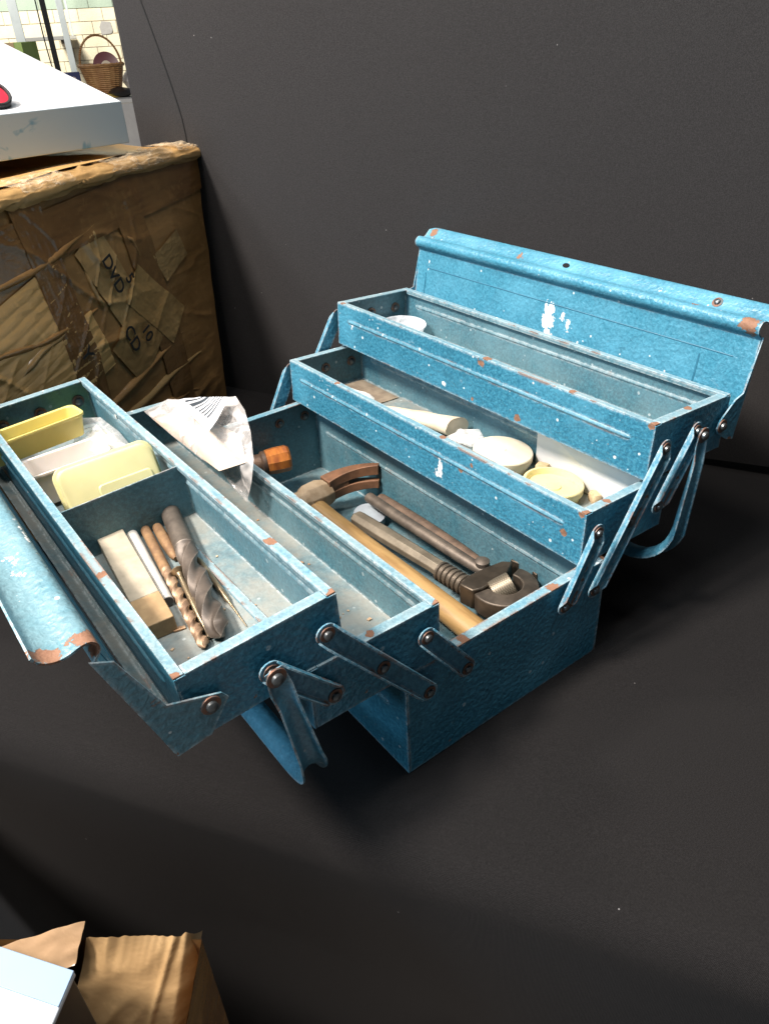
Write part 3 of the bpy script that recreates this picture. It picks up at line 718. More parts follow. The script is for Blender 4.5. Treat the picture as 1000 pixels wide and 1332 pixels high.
# cheek + poll: octagonal loft along x
hh = MB(); rings = []
hc = V((.031, .357, .031))
for x, s in ((-.040, .0150), (-.038, .0170), (-.026, .0170), (-.021, .0135), (-.013, .0135), (-.007, .0180), (.010, .0190), (.024, .0150)):
    rings.append([(hc.x + x, hc.y + s * 1.05 * math.cos(math.pi / 8 + 2 * math.pi * i / 8), hc.z + s * math.sin(math.pi / 8 + 2 * math.pi * i / 8)) for i in range(8)])
hh.loft(rings); put('head', hh.mesh('head', [hdust], 40), hm, Matrix(), bevel=.0008)
# claw: web + two prongs, curving back towards the handle
def prong(z0, z1, x0, tmax=1.0, fat=1.0):
    mb = MB(); rings = []
    for k in range(11):
        t = k / 10 * tmax; ang = t * 1.15
        x = .020 + .056 * math.sin(ang) / math.sin(1.15) * .98; y = -.034 * (1 - math.cos(ang)) / (1 - math.cos(1.15))
        x = x0 + (x - .020) if x0 else x
        th = .0098 * (1 - .66 * t) * fat; spread = .0035 * t * (fat >= 1)
        tx, ty = math.cos(ang * .8), -math.sin(ang * .8)
        nx, ny = -ty, tx
        sg = 1 if z0 + z1 > 0 else -1
        za, zb = (z0 + sg * spread * .3, z1 + sg * spread * .6)
        rings.append([(hc.x + x + nx * s * th, hc.y + y + ny * s * th, hc.z + .004 + .012 * t + zz) for s, zz in ((-1, za), (1, za), (1, zb), (-1, zb))])
    mb.loft(rings); return mb
put('claw_root', prong(-.0125, .0125, 0, .42, .93).mesh('claw_root', [hrust], 40), hm, Matrix(), bevel=.0008)
for z0, z1 in ((.0022, .0140), (-.0140, -.0022)):
    put('claw', prong(z0, z1, 0).mesh('claw', [hrust], 40), hm, Matrix(), bevel=.0008)
pl = MB(); pl.lathe([(.0005, -.0075), (.0185, -.0075), (.0190, -.006), (.0190, .006), (.0185, .0075), (.0005, .0075)], 28)
put('putty_disc', pl.mesh('putty_disc', [simple('pale_blue_grey_plastic', (.36, .42, .46), (.30, .34, .38), 40, .5)]), None, TR(.076, .306, .0085) @ RX(10), label='pale grey disc half hidden under the hammer claw', category='disc')
# adjustable wrench, lying on the pliers side, jaw towards us
wst = simple('oily_brown_steel', (.105, .084, .064), (.060, .048, .037), 60, .48, .55, bump=.0003, bscale=200, edge=(.42, .36, .27))
wst2 = simple('dark_oily_steel', (.12, .095, .07), (.075, .06, .045), 60, .42, .75, bump=.0003, bscale=200, edge=(.26, .21, .16))
wpaint = simple('dusty_brass_grip', (.20, .17, .125), (.13, .11, .08), 40, .5, .35, bump=.0003, bscale=180, edge=(.6, .54, .4))
wa, wb = V((.0500, .2950, .0270)), V((.0580, .0700, .0350))
wd = (wb - wa).normalized(); wx = wd.cross(V((0, 0, 1))).normalized(); wx = -wx if wx.x < 0 else wx; wz = wx.cross(wd); wz = -wz if wz.z < 0 else wz
WT_ = Matrix(((wx.x, wd.x, wz.x, wa.x), (wx.y, wd.y, wz.y, wa.y), (wx.z, wd.z, wz.z, wa.z), (0, 0, 0, 1)))   # local y along the wrench
wr = thing('pipe_wrench', 'adjustable pipe wrench with a faceted grip and ribbed screw', 'wrench', WT_)
g_ = MB(); rings = []
for y, a, b in ((0, .0070, .0060), (.004, .0100, .0085), (.05, .0105, .0088), (.10, .0098, .0082), (.135, .0092, .0075), (.150, .0105, .0085)):
    rings.append([(a * math.cos(math.pi / 8 + 2 * math.pi * i / 8), y, b * math.sin(math.pi / 8 + 2 * math.pi * i / 8)) for i in range(8)])
g_.loft(rings); put('grip', g_.mesh('grip', [wpaint], 25), wr, WT_, bevel=.0006)
sc = MB(); prof = []
for k in range(7):
    z = k * .0062
    prof += [(.0088, z), (.0108, z + .0012), (.0108, z + .0034), (.0088, z + .0046)]
sc.lathe([(.005, -.001)] + prof + [(.005, .0445)], 20)
put('ribbed_screw', sc.mesh('ribbed_screw', [wst], 30), wr, WT_ @ TR(-.004, .146, .002) @ RX(-90))
# C-shaped jaw frame + sliding jaw
def arc_plate(cx, cy, r0, r1, a0, a1, z0, z1, n=16, ry=1.0):
    mb = MB(); rings = []
    for k in range(n + 1):
        a = math.radians(a0 + (a1 - a0) * k / n); c, s_ = math.cos(a), math.sin(a) * ry
        w0 = r0; w1 = r1
        rings.append([(cx + w0 * c, cy + w0 * s_, z0), (cx + w1 * c, cy + w1 * s_, z0 + .002), (cx + w1 * c, cy + w1 * s_, z1 - .002), (cx + w0 * c, cy + w0 * s_, z1)])
    mb.loft(rings); return mb
put('jaw_frame', arc_plate(.016, .214, .0165, .0320, 200, -18, -.011, .012, 24, 1.0).mesh('jaw_frame', [wst], 40), wr, WT_, bevel=.0012)
hj = MB(); hj.prism([(-.0165, .186), (-.0020, .182), (.020, .184), (.040, .188), (.046, .196), (.030, .204), (.010, .206), (-.006, .206), (-.0150, .202)], -.009, .0135, lambda p, a: (p[0], p[1], a))
put('sliding_jaw', hj.mesh('sliding_jaw', [wst2], 40), wr, WT_, bevel=.0015)
kn = NT('knurled_steel'); ck = kn.n('ShaderNodeTexChecker', {'Vector': kn.co, 'Scale': 900.0}).outputs[1]
knm = kn.out(Base_Color=kn.mix(ck, (.36, .31, .23), (.18, .15, .11)), Roughness=.45, Metallic=.7, Normal=kn.bump(ck, .0006, .8))
kk = MB(); kk.lathe([(.0085, -.011), (.0125, -.010), (.0125, .010), (.0085, .011)], 26)
put('knurled_nut', kk.mesh('knurled_nut', [knm], 30), wr, WT_ @ TR(.014, .2130, .0060) @ RZ(25) @ RY(70))
fj = MB(); fj.prism([(.049, .190), (.056, .188), (.064, .200), (.064, .218), (.054, .226), (.048, .224), (.053, .210), (.051, .200)], -.009, .011, lambda p, a: (p[0], p[1], a))
put('hook_jaw', fj.mesh('hook_jaw', [wst2], 40), wr, WT_, bevel=.0012)
# pliers behind: two long dark handles and a pivot
pr = thing('pliers', 'long dark steel pliers lying behind the pipe wrench', 'pliers', TR(.09, .22, .03))
def bar_(pts, hw, hz, mat, nm):
    mb = MB(); rings = []
    P_ = smoothp([V(p) for p in pts], 4)
    for i, p in enumerate(P_):
        t = (P_[min(i + 1, len(P_) - 1)] - P_[max(i - 1, 0)]).normalized(); s_ = t.cross(V((0, 0, 1))).normalized(); u = s_.cross(t)
        k = 1 - .35 * max(0, i / len(P_) - .6)
        rings.append([p + s_ * (hw * k * math.cos(2 * math.pi * j / 10)) + u * (hz * k * math.sin(2 * math.pi * j / 10)) for j in range(10)])
    mb.loft(rings); put(nm, mb.mesh(nm, [mat], 50), pr, Matrix())
bar_([(.0840, .3150, .030), (.0800, .2600, .034), (.0790, .2000, .036), (.0820, .1450, .034), (.0880, .1150, .030)], .0066, .0062, steel_dk, 'handle')
bar_([(.0985, .3120, .024), (.0975, .2600, .027), (.0960, .2000, .029), (.0930, .1450, .030), (.0900, .1100, .028)], .0068, .0062, simple('brown_tool_steel', (.15, .10, .068), (.08, .055, .04), 60, .65, .3, bump=.0004), 'handle')
pv = MB(); pv.lathe([(.0075, -.004), (.0075, .006), (.005, .008), (.0005, .0085)], 18)
put('pivot', pv.mesh('pivot', [steel_dk], 40), pr, TR(.088, .128, .0345))
# orange brown wooden knob at the far end
kd = V((.92, -.30, .02)).normalized()
KT = TR(.0260, .4360, .0500) @ kd.to_track_quat('Z', 'X').to_matrix().to_4x4()
kb = thing('wooden_knob', 'rusty orange brown faceted wooden knob at the far end of the bottom box', 'knob', KT)
k_ = MB(); k_.lathe([(.0120, -.010), (.0155, -.006), (.0165, .004), (.0165, .018), (.0150, .0215), (.0148, .0222), (.0020, .0225)], 10)
put('head', k_.mesh('head', [simple('orange_varnished_wood', (.44, .15, .03), (.24, .07, .02), 45, .32, stretch=(1, 1, 3), bump=.0005, bscale=120, edge=(.62, .34, .12))], 25), kb, KT, bevel=.0012)
k2 = MB(); k2.lathe([(.0100, -.052), (.0120, -.040), (.0122, -.014), (.0150, -.012), (.0150, -.0075), (.0115, -.0065)], 18)
put('ferrule', k2.mesh('ferrule', [simple('dark_rusty_iron', (.07, .05, .04), (.13, .08, .05), 60, .55, .5, bump=.0004)], 30), kb, KT)
# rust crumbs and dust on tray floors
deb = MB(); 
for k, n_ in (('L2', 34), ('L1', 50), ('R1', 20)):
    for i in range(n_):
        x = random.uniform(.012, WT - .012); y = random.uniform(.02, .21) if k == 'L2' else random.uniform(.03, .42)
        if k == 'L1': x = WT - .012 - abs(random.gauss(0, .02))
        x = max(.006, min(WT - .006, x))
        s_ = random.uniform(.0005, .0014) * (2 if random.random() < .12 else 1)
        Tm = intray(k, x, y, FZ + s_ * .3, RZ(random.uniform(0, 360)))
        deb.box(-s_, s_, -s_ * .7, s_ * .7, -s_ * .25, s_ * .25, 0, Tm)
put('rust_crumbs', deb.mesh('rust_crumbs', [simple('rust_crumb', (.45, .25, .13), (.55, .42, .28), 90, .9)], None), None, None, kind='stuff', label='rust flakes and crumbs scattered over the tray floors', category='rust flakes')

# ------------------------------------------------------------------ taped cardboard box with carton on top
BXc = V((.1200, .7560, 0)); BE = V((-.84, -.54, 0)).normalized(); BNn = V((BE.y, -BE.x, 0))
if BNn.y > 0: BNn = -BNn                      # towards the camera
def tape_mat(name, c1, c2, rough=.22):
    s = NT(name)
    a = s.noise(7, 4, .6, .4); b = s.noise(70, 4, .6, .2)
    c = s.mix(s.step(a, .38, .62), c1, c2)
    c = s.mix(s.m('MULTIPLY', s.step(b, .55, .75), .45), c, tuple(x * 1.5 for x in c2))
    wr_ = s.noise(15, 4, .5, .25, co=s.mul((1, 1, 2.2)))
    return s.out(Base_Color=c, Roughness=rough, Specular_IOR_Level=.5, Normal=s.bump(s.m('ADD', wr_, s.m('MULTIPLY', b, .2)), .0035, .7))
TAPE = tape_mat('brown_parcel_tape', (.26, .135, .046), (.34, .185, .068), .2)
CARD = tape_mat('brown_corrugated_card', (.52, .30, .105), (.58, .35, .135), .34)
DTAPE_SHADE = tape_mat('dark_tape_and_carton_shade', (.165, .078, .026), (.22, .115, .040), .16)
LTAPE = tape_mat('light_parcel_tape', (.33, .195, .075), (.40, .25, .10), .24)
BT = TR(*(BXc + BE * .3))
cbx = thing('cardboard_box', 'large cardboard box wrapped in brown parcel tape beside the display board', 'cardboard box', BT)
BD, BWd, BHt = .36, .58, .360                  # depth, width, height
def face_pt(s, z, off=0.0):
    """wrinkled front face: s metres left of the right corner, z height"""
    q = V((s * 6, z * 14, 1.3))
    w_ = .0030 * (ridge((s * 3.0 + z * 1.0, z * 7 - s * 2.0, 0.4)) - .5) + .0030 * nz(q, .6)
    # thin sharp creases in the tape, mostly near upright, a few slanting
    c1 = max(0, ridge((s * 15 + 2.5 * nz((s * 4, z * 5, 1)), z * 3.2, 6.6)) - .72) / .28
    c2 = max(0, ridge((s * 5 + z * 4, z * 15 - s * 8, 9.2)) - .76) / .24
    w_ += .0030 * c1 * c1 * max(0, .4 + nz((s * 7, z * 8, 4))) + .0034 * c2 * c2 * max(0, .45 + nz((s * 5, z * 6, 8)))
    if z < .10: w_ += .009 * (ridge((s * 5 - z * 3, z * 20 + s * 9, 4.0)) - .4) * (1 - z / .10)
    edge = min(1, s / .03) * min(1, (BHt - z) / .02 + .2)
    bul = .010 * math.sin(min(1, max(0, z / BHt)) * math.pi) * min(1, s / .1)
    lean = .022 * (1 - z / BHt) - .006
    p = BXc + BE * (s + (-.040 * (z / BHt) + .004 * nz((z * 20, 3, 1))) * max(0, 1 - s / .12)) + BNn * (w_ * edge + bul + off - .01 * (z / BHt))
    return V((p.x, p.y, z))
ff = MB(); ff.grid(lambda u, v: tuple(face_pt(BWd * u, .003 + (BHt - .006) * v)), 210, 150)
put('front_panel', ff.mesh('front_panel', [TAPE], 180), cbx, Matrix())
sd = MB()
def wallp(fn, nu=12, nv=10): sd.grid(fn, nu, nv)
cA = lambda z: face_pt(0, z); 
wallp(lambda u, v: tuple(cA(.003 + (BHt - .006) * v) - BNn * (BD * u)))
wallp(lambda u, v: tuple(face_pt(BWd, .003 + (BHt - .006) * v) - BNn * (BD * u)))
wallp(lambda u, v: tuple(BXc + BE * (BWd * u) - BNn * BD + V((0, 0, .003 + (BHt - .006) * v))))
put('side_panels', sd.mesh('side_panels', [DTAPE_SHADE], 60), cbx, Matrix())
# rolled, taped top edge and flaps
def rim_pt(s, k):
    sag = .006 * math.sin(s * 7) * (s > .05) + .004 * nz((s * 12, 1, 4))
    prof = [(.0062, -.012), (.0085, -.007), (.0082, -.0015), (.0050, .0025), (-.004, .0045), (-.020, .0060), (-.052, .005)]
    i = k * (len(prof) - 1); a = int(min(i, len(prof) - 2)); t = i - a
    o = prof[a][0] * (1 - t) + prof[a + 1][0] * t; z = prof[a][1] * (1 - t) + prof[a + 1][1] * t
    cr1 = max(0, ridge((s * 22 + k * 2.5, k * 2.2 - s * 4, 3)) - .74) / .26
    cr2 = max(0, ridge((s * 9 - k * 1.2, k * 3.5, 7)) - .70) / .30
    p = BXc + BE * (s - .040 * max(0, 1 - s / .12)) + BNn * (o - .0095 + .0012 * nz((s * 9, k * 2, 3))) + V((0, 0, BHt + z + sag * .5 + .0030 * cr1 * max(0, .5 + nz((s * 6, k * 3, 2))) + .0040 * cr2 * max(0, .4 + nz((s * 4, k * 2, 5))) + .0022 * nz((s * 15, k * 2.4, 1))))
    return tuple(p)
rp = MB(); rp.grid(lambda u, v: rim_pt(BWd * u, v), 240, 26)
put('rolled_edge', rp.mesh('rolled_edge', [LTAPE], 180), cbx, Matrix())
tp = MB()
def top_pt(u, v):
    s = BWd * u; d_ = .03 + (BD - .03) * v
    z = BHt + .010 + .006 * nz((s * 9, d_ * 9, 2)) - .012 * max(0, math.sin(v * 3.1)) * (s > .12) + .012 * v
    return tuple(BXc + BE * s - BNn * d_ + V((0, 0, z)))
tp.grid(top_pt, 60, 30)
put('top_flap', tp.mesh('top_flap', [CARD], 180), cbx, Matrix())
# tape strips and bare card windows on the face, proud of the surface
def strip_(s0, z0, s1, z1, wd, mat, nm, off=.0012, corr=0):
    off += .0010
    a = V((s0, z0)); b = V((s1, z1)); d_ = (b - a).normalized(); n_ = V((-d_.y, d_.x)) * wd / 2
    mb = MB()
    def f(u, v):
        q = a.lerp(b, u) + n_ * (2 * v - 1) * (1 + .025 * nz((u * 5, v, off * 1e3)))
        return tuple(face_pt(max(.0, q.x), min(BHt - .002, max(.004, q.y)), off + .0010 * max(0, ridge((u * 4, v * 7, off * 3e3)) - .6) + (.0007 * abs(math.sin(v * math.pi * corr + .6 * math.sin(u * 7))) ** .6 if corr else 0)))
    mb.grid(f, 110, 60 if corr else 26)
    put(nm, mb.mesh(nm, [mat], 180), cbx, Matrix())
strip_(0.558, .300, 0.000, .335, .050, DTAPE_SHADE, 'tape_strip')
strip_(0.558, .180, 0.279, .250, .085, CARD, 'bare_card', .0008, 7)
strip_(0.558, .120, 0.251, .190, .075, CARD, 'bare_card', .0010, 6)
strip_(0.230, .30, 0.172, .165, .055, LTAPE, 'bare_card', .0009)
strip_(0.222, .14, 0.150, .190, .075, tape_mat('mid_parcel_tape', (.30, .17, .06), (.36, .215, .08), .25), 'tape_strip', .0014)
strip_(0.149, .36, 0.112, .02, .05, DTAPE_SHADE, 'tape_strip', .0012)
strip_(0.307, .36, 0.279, .05, .045, DTAPE_SHADE, 'tape_strip', .0017)
strip_(0.112, .235, 0.060, .255, .04, LTAPE, 'bare_card', .0013)
strip_(0.175, .235, 0.100, .155, .055, tape_mat('tan_parcel_tape', (.34, .20, .07), (.42, .26, .10), .22), 'tape_strip', .0020)
# crumpled folds of loose tape
def fold(s0, z0, s1, z1, r, mat, seed):
    mb = MB(); path = []; rad = []
    for k in range(15):
        t = k / 14
        s_ = s0 + (s1 - s0) * t; z_ = z0 + (z1 - z0) * t + .006 * math.sin(t * 5 + seed) + .004 * nz((t * 5, seed, 1))
        path.append(face_pt(max(.002, s_), max(.006, z_), .002 - r * .55)); rad.append(r * 1.15 * (.15 + .75 * math.sin(math.pi * (.06 + .88 * t))) * (1 + .3 * nz((t * 7, seed, 2))))
    mb.tube(path, rad, 7); put('tape_fold', mb.mesh('tape_fold', [mat], 60), cbx, Matrix())
fold(0.465, .215, 0.244, .225, .0045, TAPE, 1); fold(0.437, .275, 0.186, .315, .005, TAPE, 2); fold(0.344, .10, 0.093, .135, .006, TAPE, 3); fold(0.316, .075, 0.056, .095, .006, LTAPE, 4)
fold(0.279, .06, 0.074, .05, .007, TAPE, 5); fold(0.419, .175, 0.279, .23, .005, LTAPE, 6); fold(0.246, .265, 0.233, .22, .0035, LTAPE, 8); fold(0.144, .19, 0.135, .14, .0025, LTAPE, 9); fold(0.126, .19, 0.116, .15, .0025, LTAPE, 10); fold(0.163, .30, 0.140, .25, .003, TAPE, 11)
def rim_film(s0, s1, k0, k1, seed):
    mb = MB()
    def f(u, v):
        s_ = s0 + (s1 - s0) * u + .012 * nz((v * 3, seed, 0)); k_ = k0 + (k1 - k0) * v
        p = V(rim_pt(s_, k_)); h = .0015 + .0045 * max(0, ridge((u * 5 + seed, v * 6 - u * 2, seed)) - .35)
        return tuple(p + V((-.35, -.45, .8)) * h)
    mb.grid(f, 40, 40); put('clear_tape', mb.mesh('clear_tape', [CTAPE], 180), cbx, Matrix())
CTAPE = film('clear_parcel_tape', .20, (.62, .50, .34), .10)
rim_film(.05, .15, .15, .95, 1.0); rim_film(.22, .30, .30, 1.0, 4.0); rim_film(-.02, .035, .45, 1.0, 7.0); rim_film(.37, .44, .0, .8, 9.0)
# printing on the card
ink = simple('black_ink', (.015, .014, .012), rough=.7)
def text_mesh(txt, size):
    cu = bpy.data.curves.new('print', 'FONT'); cu.body = txt; cu.size = size; cu.align_x = 'CENTER'; cu.align_y = 'CENTER'; cu.extrude = .0002; cu.offset = size * .012
    o = bpy.data.objects.new('print', cu); COL.objects.link(o)
    dg = bpy.context.evaluated_depsgraph_get(); me = bpy.data.meshes.new_from_object(o.evaluated_get(dg))
    bpy.data.objects.remove(o); me.materials.clear(); me.materials.append(ink)
    return me
FX = -BE; FZz = V((0, 0, 1)); FY = FZz; 
FM = Matrix(((FX.x, 0, BNn.x, 0), (FX.y, 0, BNn.y, 0), (0, 1, 0, 0), (0, 0, 0, 1)))
def print_(txt, s, z, size, ang):
    p = max((face_pt(s + a, z + b, .0042) for a in (-.012, 0, .012) for b in (-.02, 0, .02)), key=lambda q: q.dot(BNn))
    c = face_pt(s, z); c = c + BNn * ((p - c).dot(BNn))
    put('printed_lettering', text_mesh(txt, size), cbx, TR(*c) @ FM @ RZ(ang))
print_('DVD', .2075, .2540, .024, -72); print_('5', .1800, .2420, .022, -72); print_('CD', .2040, .1720, .025, -72); print_('10', .1734, .1694, .023, -72); print_('Y', .2893, .1831, .026, -72)

# white carton on top
c0 = V((.0347, .7232, .3850)); cx_ = V((-.153, -.025, 0)).normalized(); cy_ = V((cx_.y, -cx_.x, 0)); cy_ = cy_ if cy_.y > 0 else -cy_
CT = Matrix(((-cx_.x, cy_.x, 0, c0.x), (-cx_.y, cy_.y, 0, c0.y), (0, 0, 1, c0.z), (0, 0, 0, 1)))     # x to the right, y away, origin at front right bottom
WHC = simple('white_carton_board', (.55, .56, .57), (.48, .49, .50), 6, .55)
gw = NT('white_carton_shade_and_stain'); gcol = gw.mix(gw.step(gw.noise(16, 4, .6, .5), .585, .64), (.33, .39, .42), (.07, .21, .30))
GWC = gw.out(Base_Color=gw.mix(.25, gcol, (.33, .39, .42)), Roughness=.5)  # white board darkened to bluish grey for shade; blue blotches are stain
ct = thing('white_carton', 'shallow white carton lying on top of the taped cardboard box', 'carton', CT)
fp = MB(); fp.box(-.36, 0, 0, .0025, 0, .046)
put('front_wall', fp.mesh('front_wall', [GWC], 30), ct, CT, bevel=.0008)
fp = MB(); fp.box(-.36, 0, .0027, .30, 0, .0025); put('bottom', fp.mesh('bottom', [WHC], 30), ct, CT)
fp = MB(); fp.prism([(.0027, .003), (.30, .003), (.30, .115), (.0027, .046)], -.0025, 0, lambda p, a: (a, p[0], p[1])); put('side_wall', fp.mesh('side_wall', [WHC], 30), ct, CT)
fp = MB(); fp.prism([(.004, .040), (.006, .042), (.30, .112), (.30, .108)], -.358, -.003, lambda p, a: (a, p[0], p[1])); put('inner_flap', fp.mesh('inner_flap', [WHC], 30), ct, CT)
fp = MB(); fp.box(-.36, 0, .301, .3035, 0, .115); put('back_wall', fp.mesh('back_wall', [WHC], 30), ct, CT)
RT = CT @ TR(-.1335, .050, .0590) @ RZ(8) @ RX(42) @ Matrix.Scale(.70, 4)
rl = thing('red_reel', 'red round reel with a black rim lying in the white carton', 'reel', RT)
a_ = MB(); a_.lathe([(.0230, 0), (.0280, .001), (.0280, .012), (.0260, .014), (.0230, .013), (.0230, 0)], 32, cap=False); put('rim', a_.mesh('rim', [simple('black_rubber', (.02, .02, .02))], 40), rl, RT)
a_ = MB(); a_.lathe([(.0005, 0), (.0228, 0), (.0228, .009), (.010, .011), (.0005, .011)], 32); put('disc', a_.mesh('disc', [simple('red_plastic', (.66, .03, .06), rough=.4)], 40), rl, RT)

# ------------------------------------------------------------------ boxes in front of the table, lower left
lb = thing('open_carton', 'open brown carton with torn taped flaps in front of the table', 'carton', TR(-.36, .0, -.1))
KR = tape_mat('kraft_carton', (.31, .195, .088), (.37, .24, .112), .55); KT2 = tape_mat('carton_flap_taped', (.30, .19, .10), (.36, .24, .14), .25)
q = [V(p) for p in [(-.3529, -.0027, .0500), (-.3005, -.0430, .0500), (-.3300, -.0560, -.010), (-.3830, -.0130, -.010)]]
lf = MB()
def flap(u, v):
    p = q[0].lerp(q[1], u).lerp(q[3].lerp(q[2], u), v)
    ed = .0022 * nz((u * 16, 0, 3)) * (1 - v) ** 3 + (.0040 * max(0, 1 - abs(u - .90) / .05) * (1 - v) ** 4)
    cr = -.010 * max(0, (u - .90) / .10) ** 1.5 + .0022 * math.exp(-((u - .80 + .1 * v) / .03) ** 2)
    return tuple(p + V((-.45, -.55, .70)) * (.0022 * (ridge((u * 3, v * 2 + u, 2)) - .5) + cr) + V((0, 0, ed)))
lf.grid(flap, 80, 30)
put('flap', lf.mesh('flap', [KR], 180), lb, Matrix())
q2 = [V(p) for p in [(-.470, .066, .044), (-.3503, -.0002, .061), (-.3640, -.0100, .044), (-.470, .030, .020)]]
lf = MB(); lf.grid(lambda u, v: tuple(q2[0].lerp(q2[1], u).lerp(q2[3].lerp(q2[2], u), v) + V((0, 0, .0015 * nz((u * 12, v * 4, 6)) - .006 * math.sin(math.pi * u) ** 2 * (1 - v)))), 50, 12)
put('flap', lf.mesh('flap', [KT2], 180), lb, Matrix(), label='flap covered in shiny brown tape')
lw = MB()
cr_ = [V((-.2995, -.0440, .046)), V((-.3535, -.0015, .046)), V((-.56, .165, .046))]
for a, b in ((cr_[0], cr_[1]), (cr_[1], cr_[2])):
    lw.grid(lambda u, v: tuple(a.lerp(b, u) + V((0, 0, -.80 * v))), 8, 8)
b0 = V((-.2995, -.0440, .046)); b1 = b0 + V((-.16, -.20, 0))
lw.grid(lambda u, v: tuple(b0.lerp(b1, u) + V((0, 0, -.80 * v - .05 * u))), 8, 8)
put('body', lw.mesh('body', [DTAPE_SHADE], 60), lb, Matrix())  # dark tape colour here stands in for shade on the carton's side
uf = MB(); up_ = [(.46, -.74), (.46, .0), (.20, .075), (.045, .185), (.015, .165), (.022, -.74)]  # added panel out of view, outlined to cast shade on the hanging cloth
uf.prism(up_, 0, .004, lambda p, a: (-.500 - a, p[0], p[1]))
put('side_panel', uf.mesh('side_panel', [KR], 30), lb, Matrix(), bevel=.0006)
wq = [V((-.3908, -.0066, .090)), V((-.3631, -.0445, .090))]
wdir = (wq[1] - wq[0]).normalized()
wbx = thing('white_box', 'white topped box with a black end in front of the brown carton', 'box', TR(-.45, .0, -.1))
e0 = wq[0] - wdir * .16; e1 = wq[1]; side = V((-.140, -.146, -.004))
tq = [e0, e1, e1 + side, e0 + side]
def slab(pts_, dz0, dz1):
    mb = MB(); a_ = [p + V((0, 0, dz0)) for p in pts_]; b_ = [p + V((0, 0, dz1)) for p in pts_]
    return mb.add([*a_, *b_], [(0, 1, 2, 3), (7, 6, 5, 4), (0, 4, 5, 1), (1, 5, 6, 2), (2, 6, 7, 3), (3, 7, 4, 0)])
WBX = simple('glossy_white_board', (.50, .54, .58), (.44, .48, .52), 5, .3)
put('lid', slab(tq, 0, -.0035).mesh('lid', [WBX], 20), wbx, Matrix(), bevel=.0008)
hem = [e0, e1, e1 + side * .085, e0 + side * .085]
put('folded_edge', slab(hem, .0014, .0002).mesh('folded_edge', [simple('pale_blue_board', (.24, .33, .44), (.22, .31, .42), 6, .3)], 20), wbx, Matrix(), bevel=.0004)
ins = sum(tq, V()) / 4
put('body', slab([p.lerp(ins, .012) for p in tq], -.0037, -.84).mesh('body', [simple('black_printed_board', (.022, .024, .024), (.03, .032, .03), 20, .5, edge=(.3, .25, .2))], 20), wbx, Matrix(), bevel=.001)

# ------------------------------------------------------------------ hall in the distance
H = V((.297, .955, 0)).normalized(); HR = V((H.y, -H.x, 0))
S = 1.5
def bgm(d): 
    p = CC + H * d
    return Matrix(((HR.x, H.x, 0, p.x), (HR.y, H.y, 0, p.y), (0, 0, 1, 0), (0, 0, 0, 1)))      # x right, y away, z = height above our table
def BZ(z9, d, d0): return .495 + (z9 - .495) * d / d0
dW = 14.0; k = dW / 9
WMx = bgm(dW)
bw = thing('block_wall', 'cream painted concrete block wall at the back of the hall', 'wall', WMx)
mo = MB(); mo.box(-2.6, 2.6, .02, .10, -.78, 3.4)
put('mortar', mo.mesh('mortar', [simple('mortar', (.42, .38, .29), rough=.9)]), bw, WMx)
ch_, cl_ = .162, .34
bk = MB(); bk.box(0, cl_ - .008, 0, .04, 0, ch_ - .008)
blk = bk.mesh('block', [simple('cream_painted_block', (.72, .65, .49), (.60, .53, .39), 2.2, .7, bump=.004, bscale=30)])
blk2 = bk.mesh('block', [simple('green_painted_block', (.34, .42, .34), (.28, .36, .30), 2.2, .7, bump=.004, bscale=30)])
n0 = None
for r in range(16):
    z = -.72 + r * ch_ if r < 99 else 0
    for c in range(11):
        x = -1.9 + c * cl_ + (cl_ / 2 if r % 2 else 0)
        put('block', blk2 if z > BZ(.775, dW, 9) - .08 else blk, bw, WMx @ TR(x + .004, random.uniform(-.004, .004), z))
pa = MB(); pa.prism([(0, 0), (.14, .012), (.17, .05), (.155, .16), (.03, .172), (-.012, .10)], -.012, -.0065, lambda p, a: (p[0], a, p[1]))
put('bare_patch', pa.mesh('bare_patch', [simple('grey_render', (.36, .35, .34), (.30, .29, .28), 9, .9)]), bw, WMx @ TR(.375 * k, 0, BZ(.535, dW, 9)))
greyp = simple('pale_grey_steel', (.42, .46, .48), (.36, .40, .42), 5, .5)
blackp = simple('black_steel', (.012, .012, .013), rough=.5)
def boxobj(d, x0, x1, y0, y1, z0, z1, mat, nm, parent=None, bevel=.004, **kw):
    mb = MB(); mb.box(x0, x1, y0, y1, z0, z1)
    return put(nm, mb.mesh(nm, [mat], 30), parent, bgm(d), bevel=bevel, **kw)
d = 11.0; k = d / 7
rk = thing('shelf_frame', 'pale grey steel shelf frame against the block wall', 'shelf', bgm(d))
boxobj(d, -.275 * k - .05, -.275 * k + .05, 0, .06, -.76, 2.6, greyp, 'post', rk); boxobj(d, .03, .10, .0, .07, -.76, 2.6, greyp, 'post', rk)
boxobj(d, -.275 * k + .051, .029, 0, .30, BZ(.527, d, 7) - .03, BZ(.527, d, 7) + .012, simple('grey_shelf_board', (.30, .30, .29), rough=.6), 'shelf_board', rk)
d = 9.0
boxobj(d, -.115, -.065, 0, .05, -.76, 2.6, blackp, 'black_pole', None, .006, label='black vertical pole in front of the grey shelf frame', category='pole')
cbm = MB(); 
cbm.tube([bgm(d) @ V((-.20 + .10 * t + .02 * math.sin(t * 6), 0, 1.6 - 1.6 * t)) for t in [i / 14 for i in range(15)]], .006, 6)
put('cable', cbm.mesh('cable', [blackp]), None, None, label='thin dark cable hanging beside the black pole', category='cable')
d = 13.2; kk_ = d / 8.5
lg = thing('wall_ledge', 'small grey wall ledge with a dark bracket on the block wall', 'ledge', bgm(d))
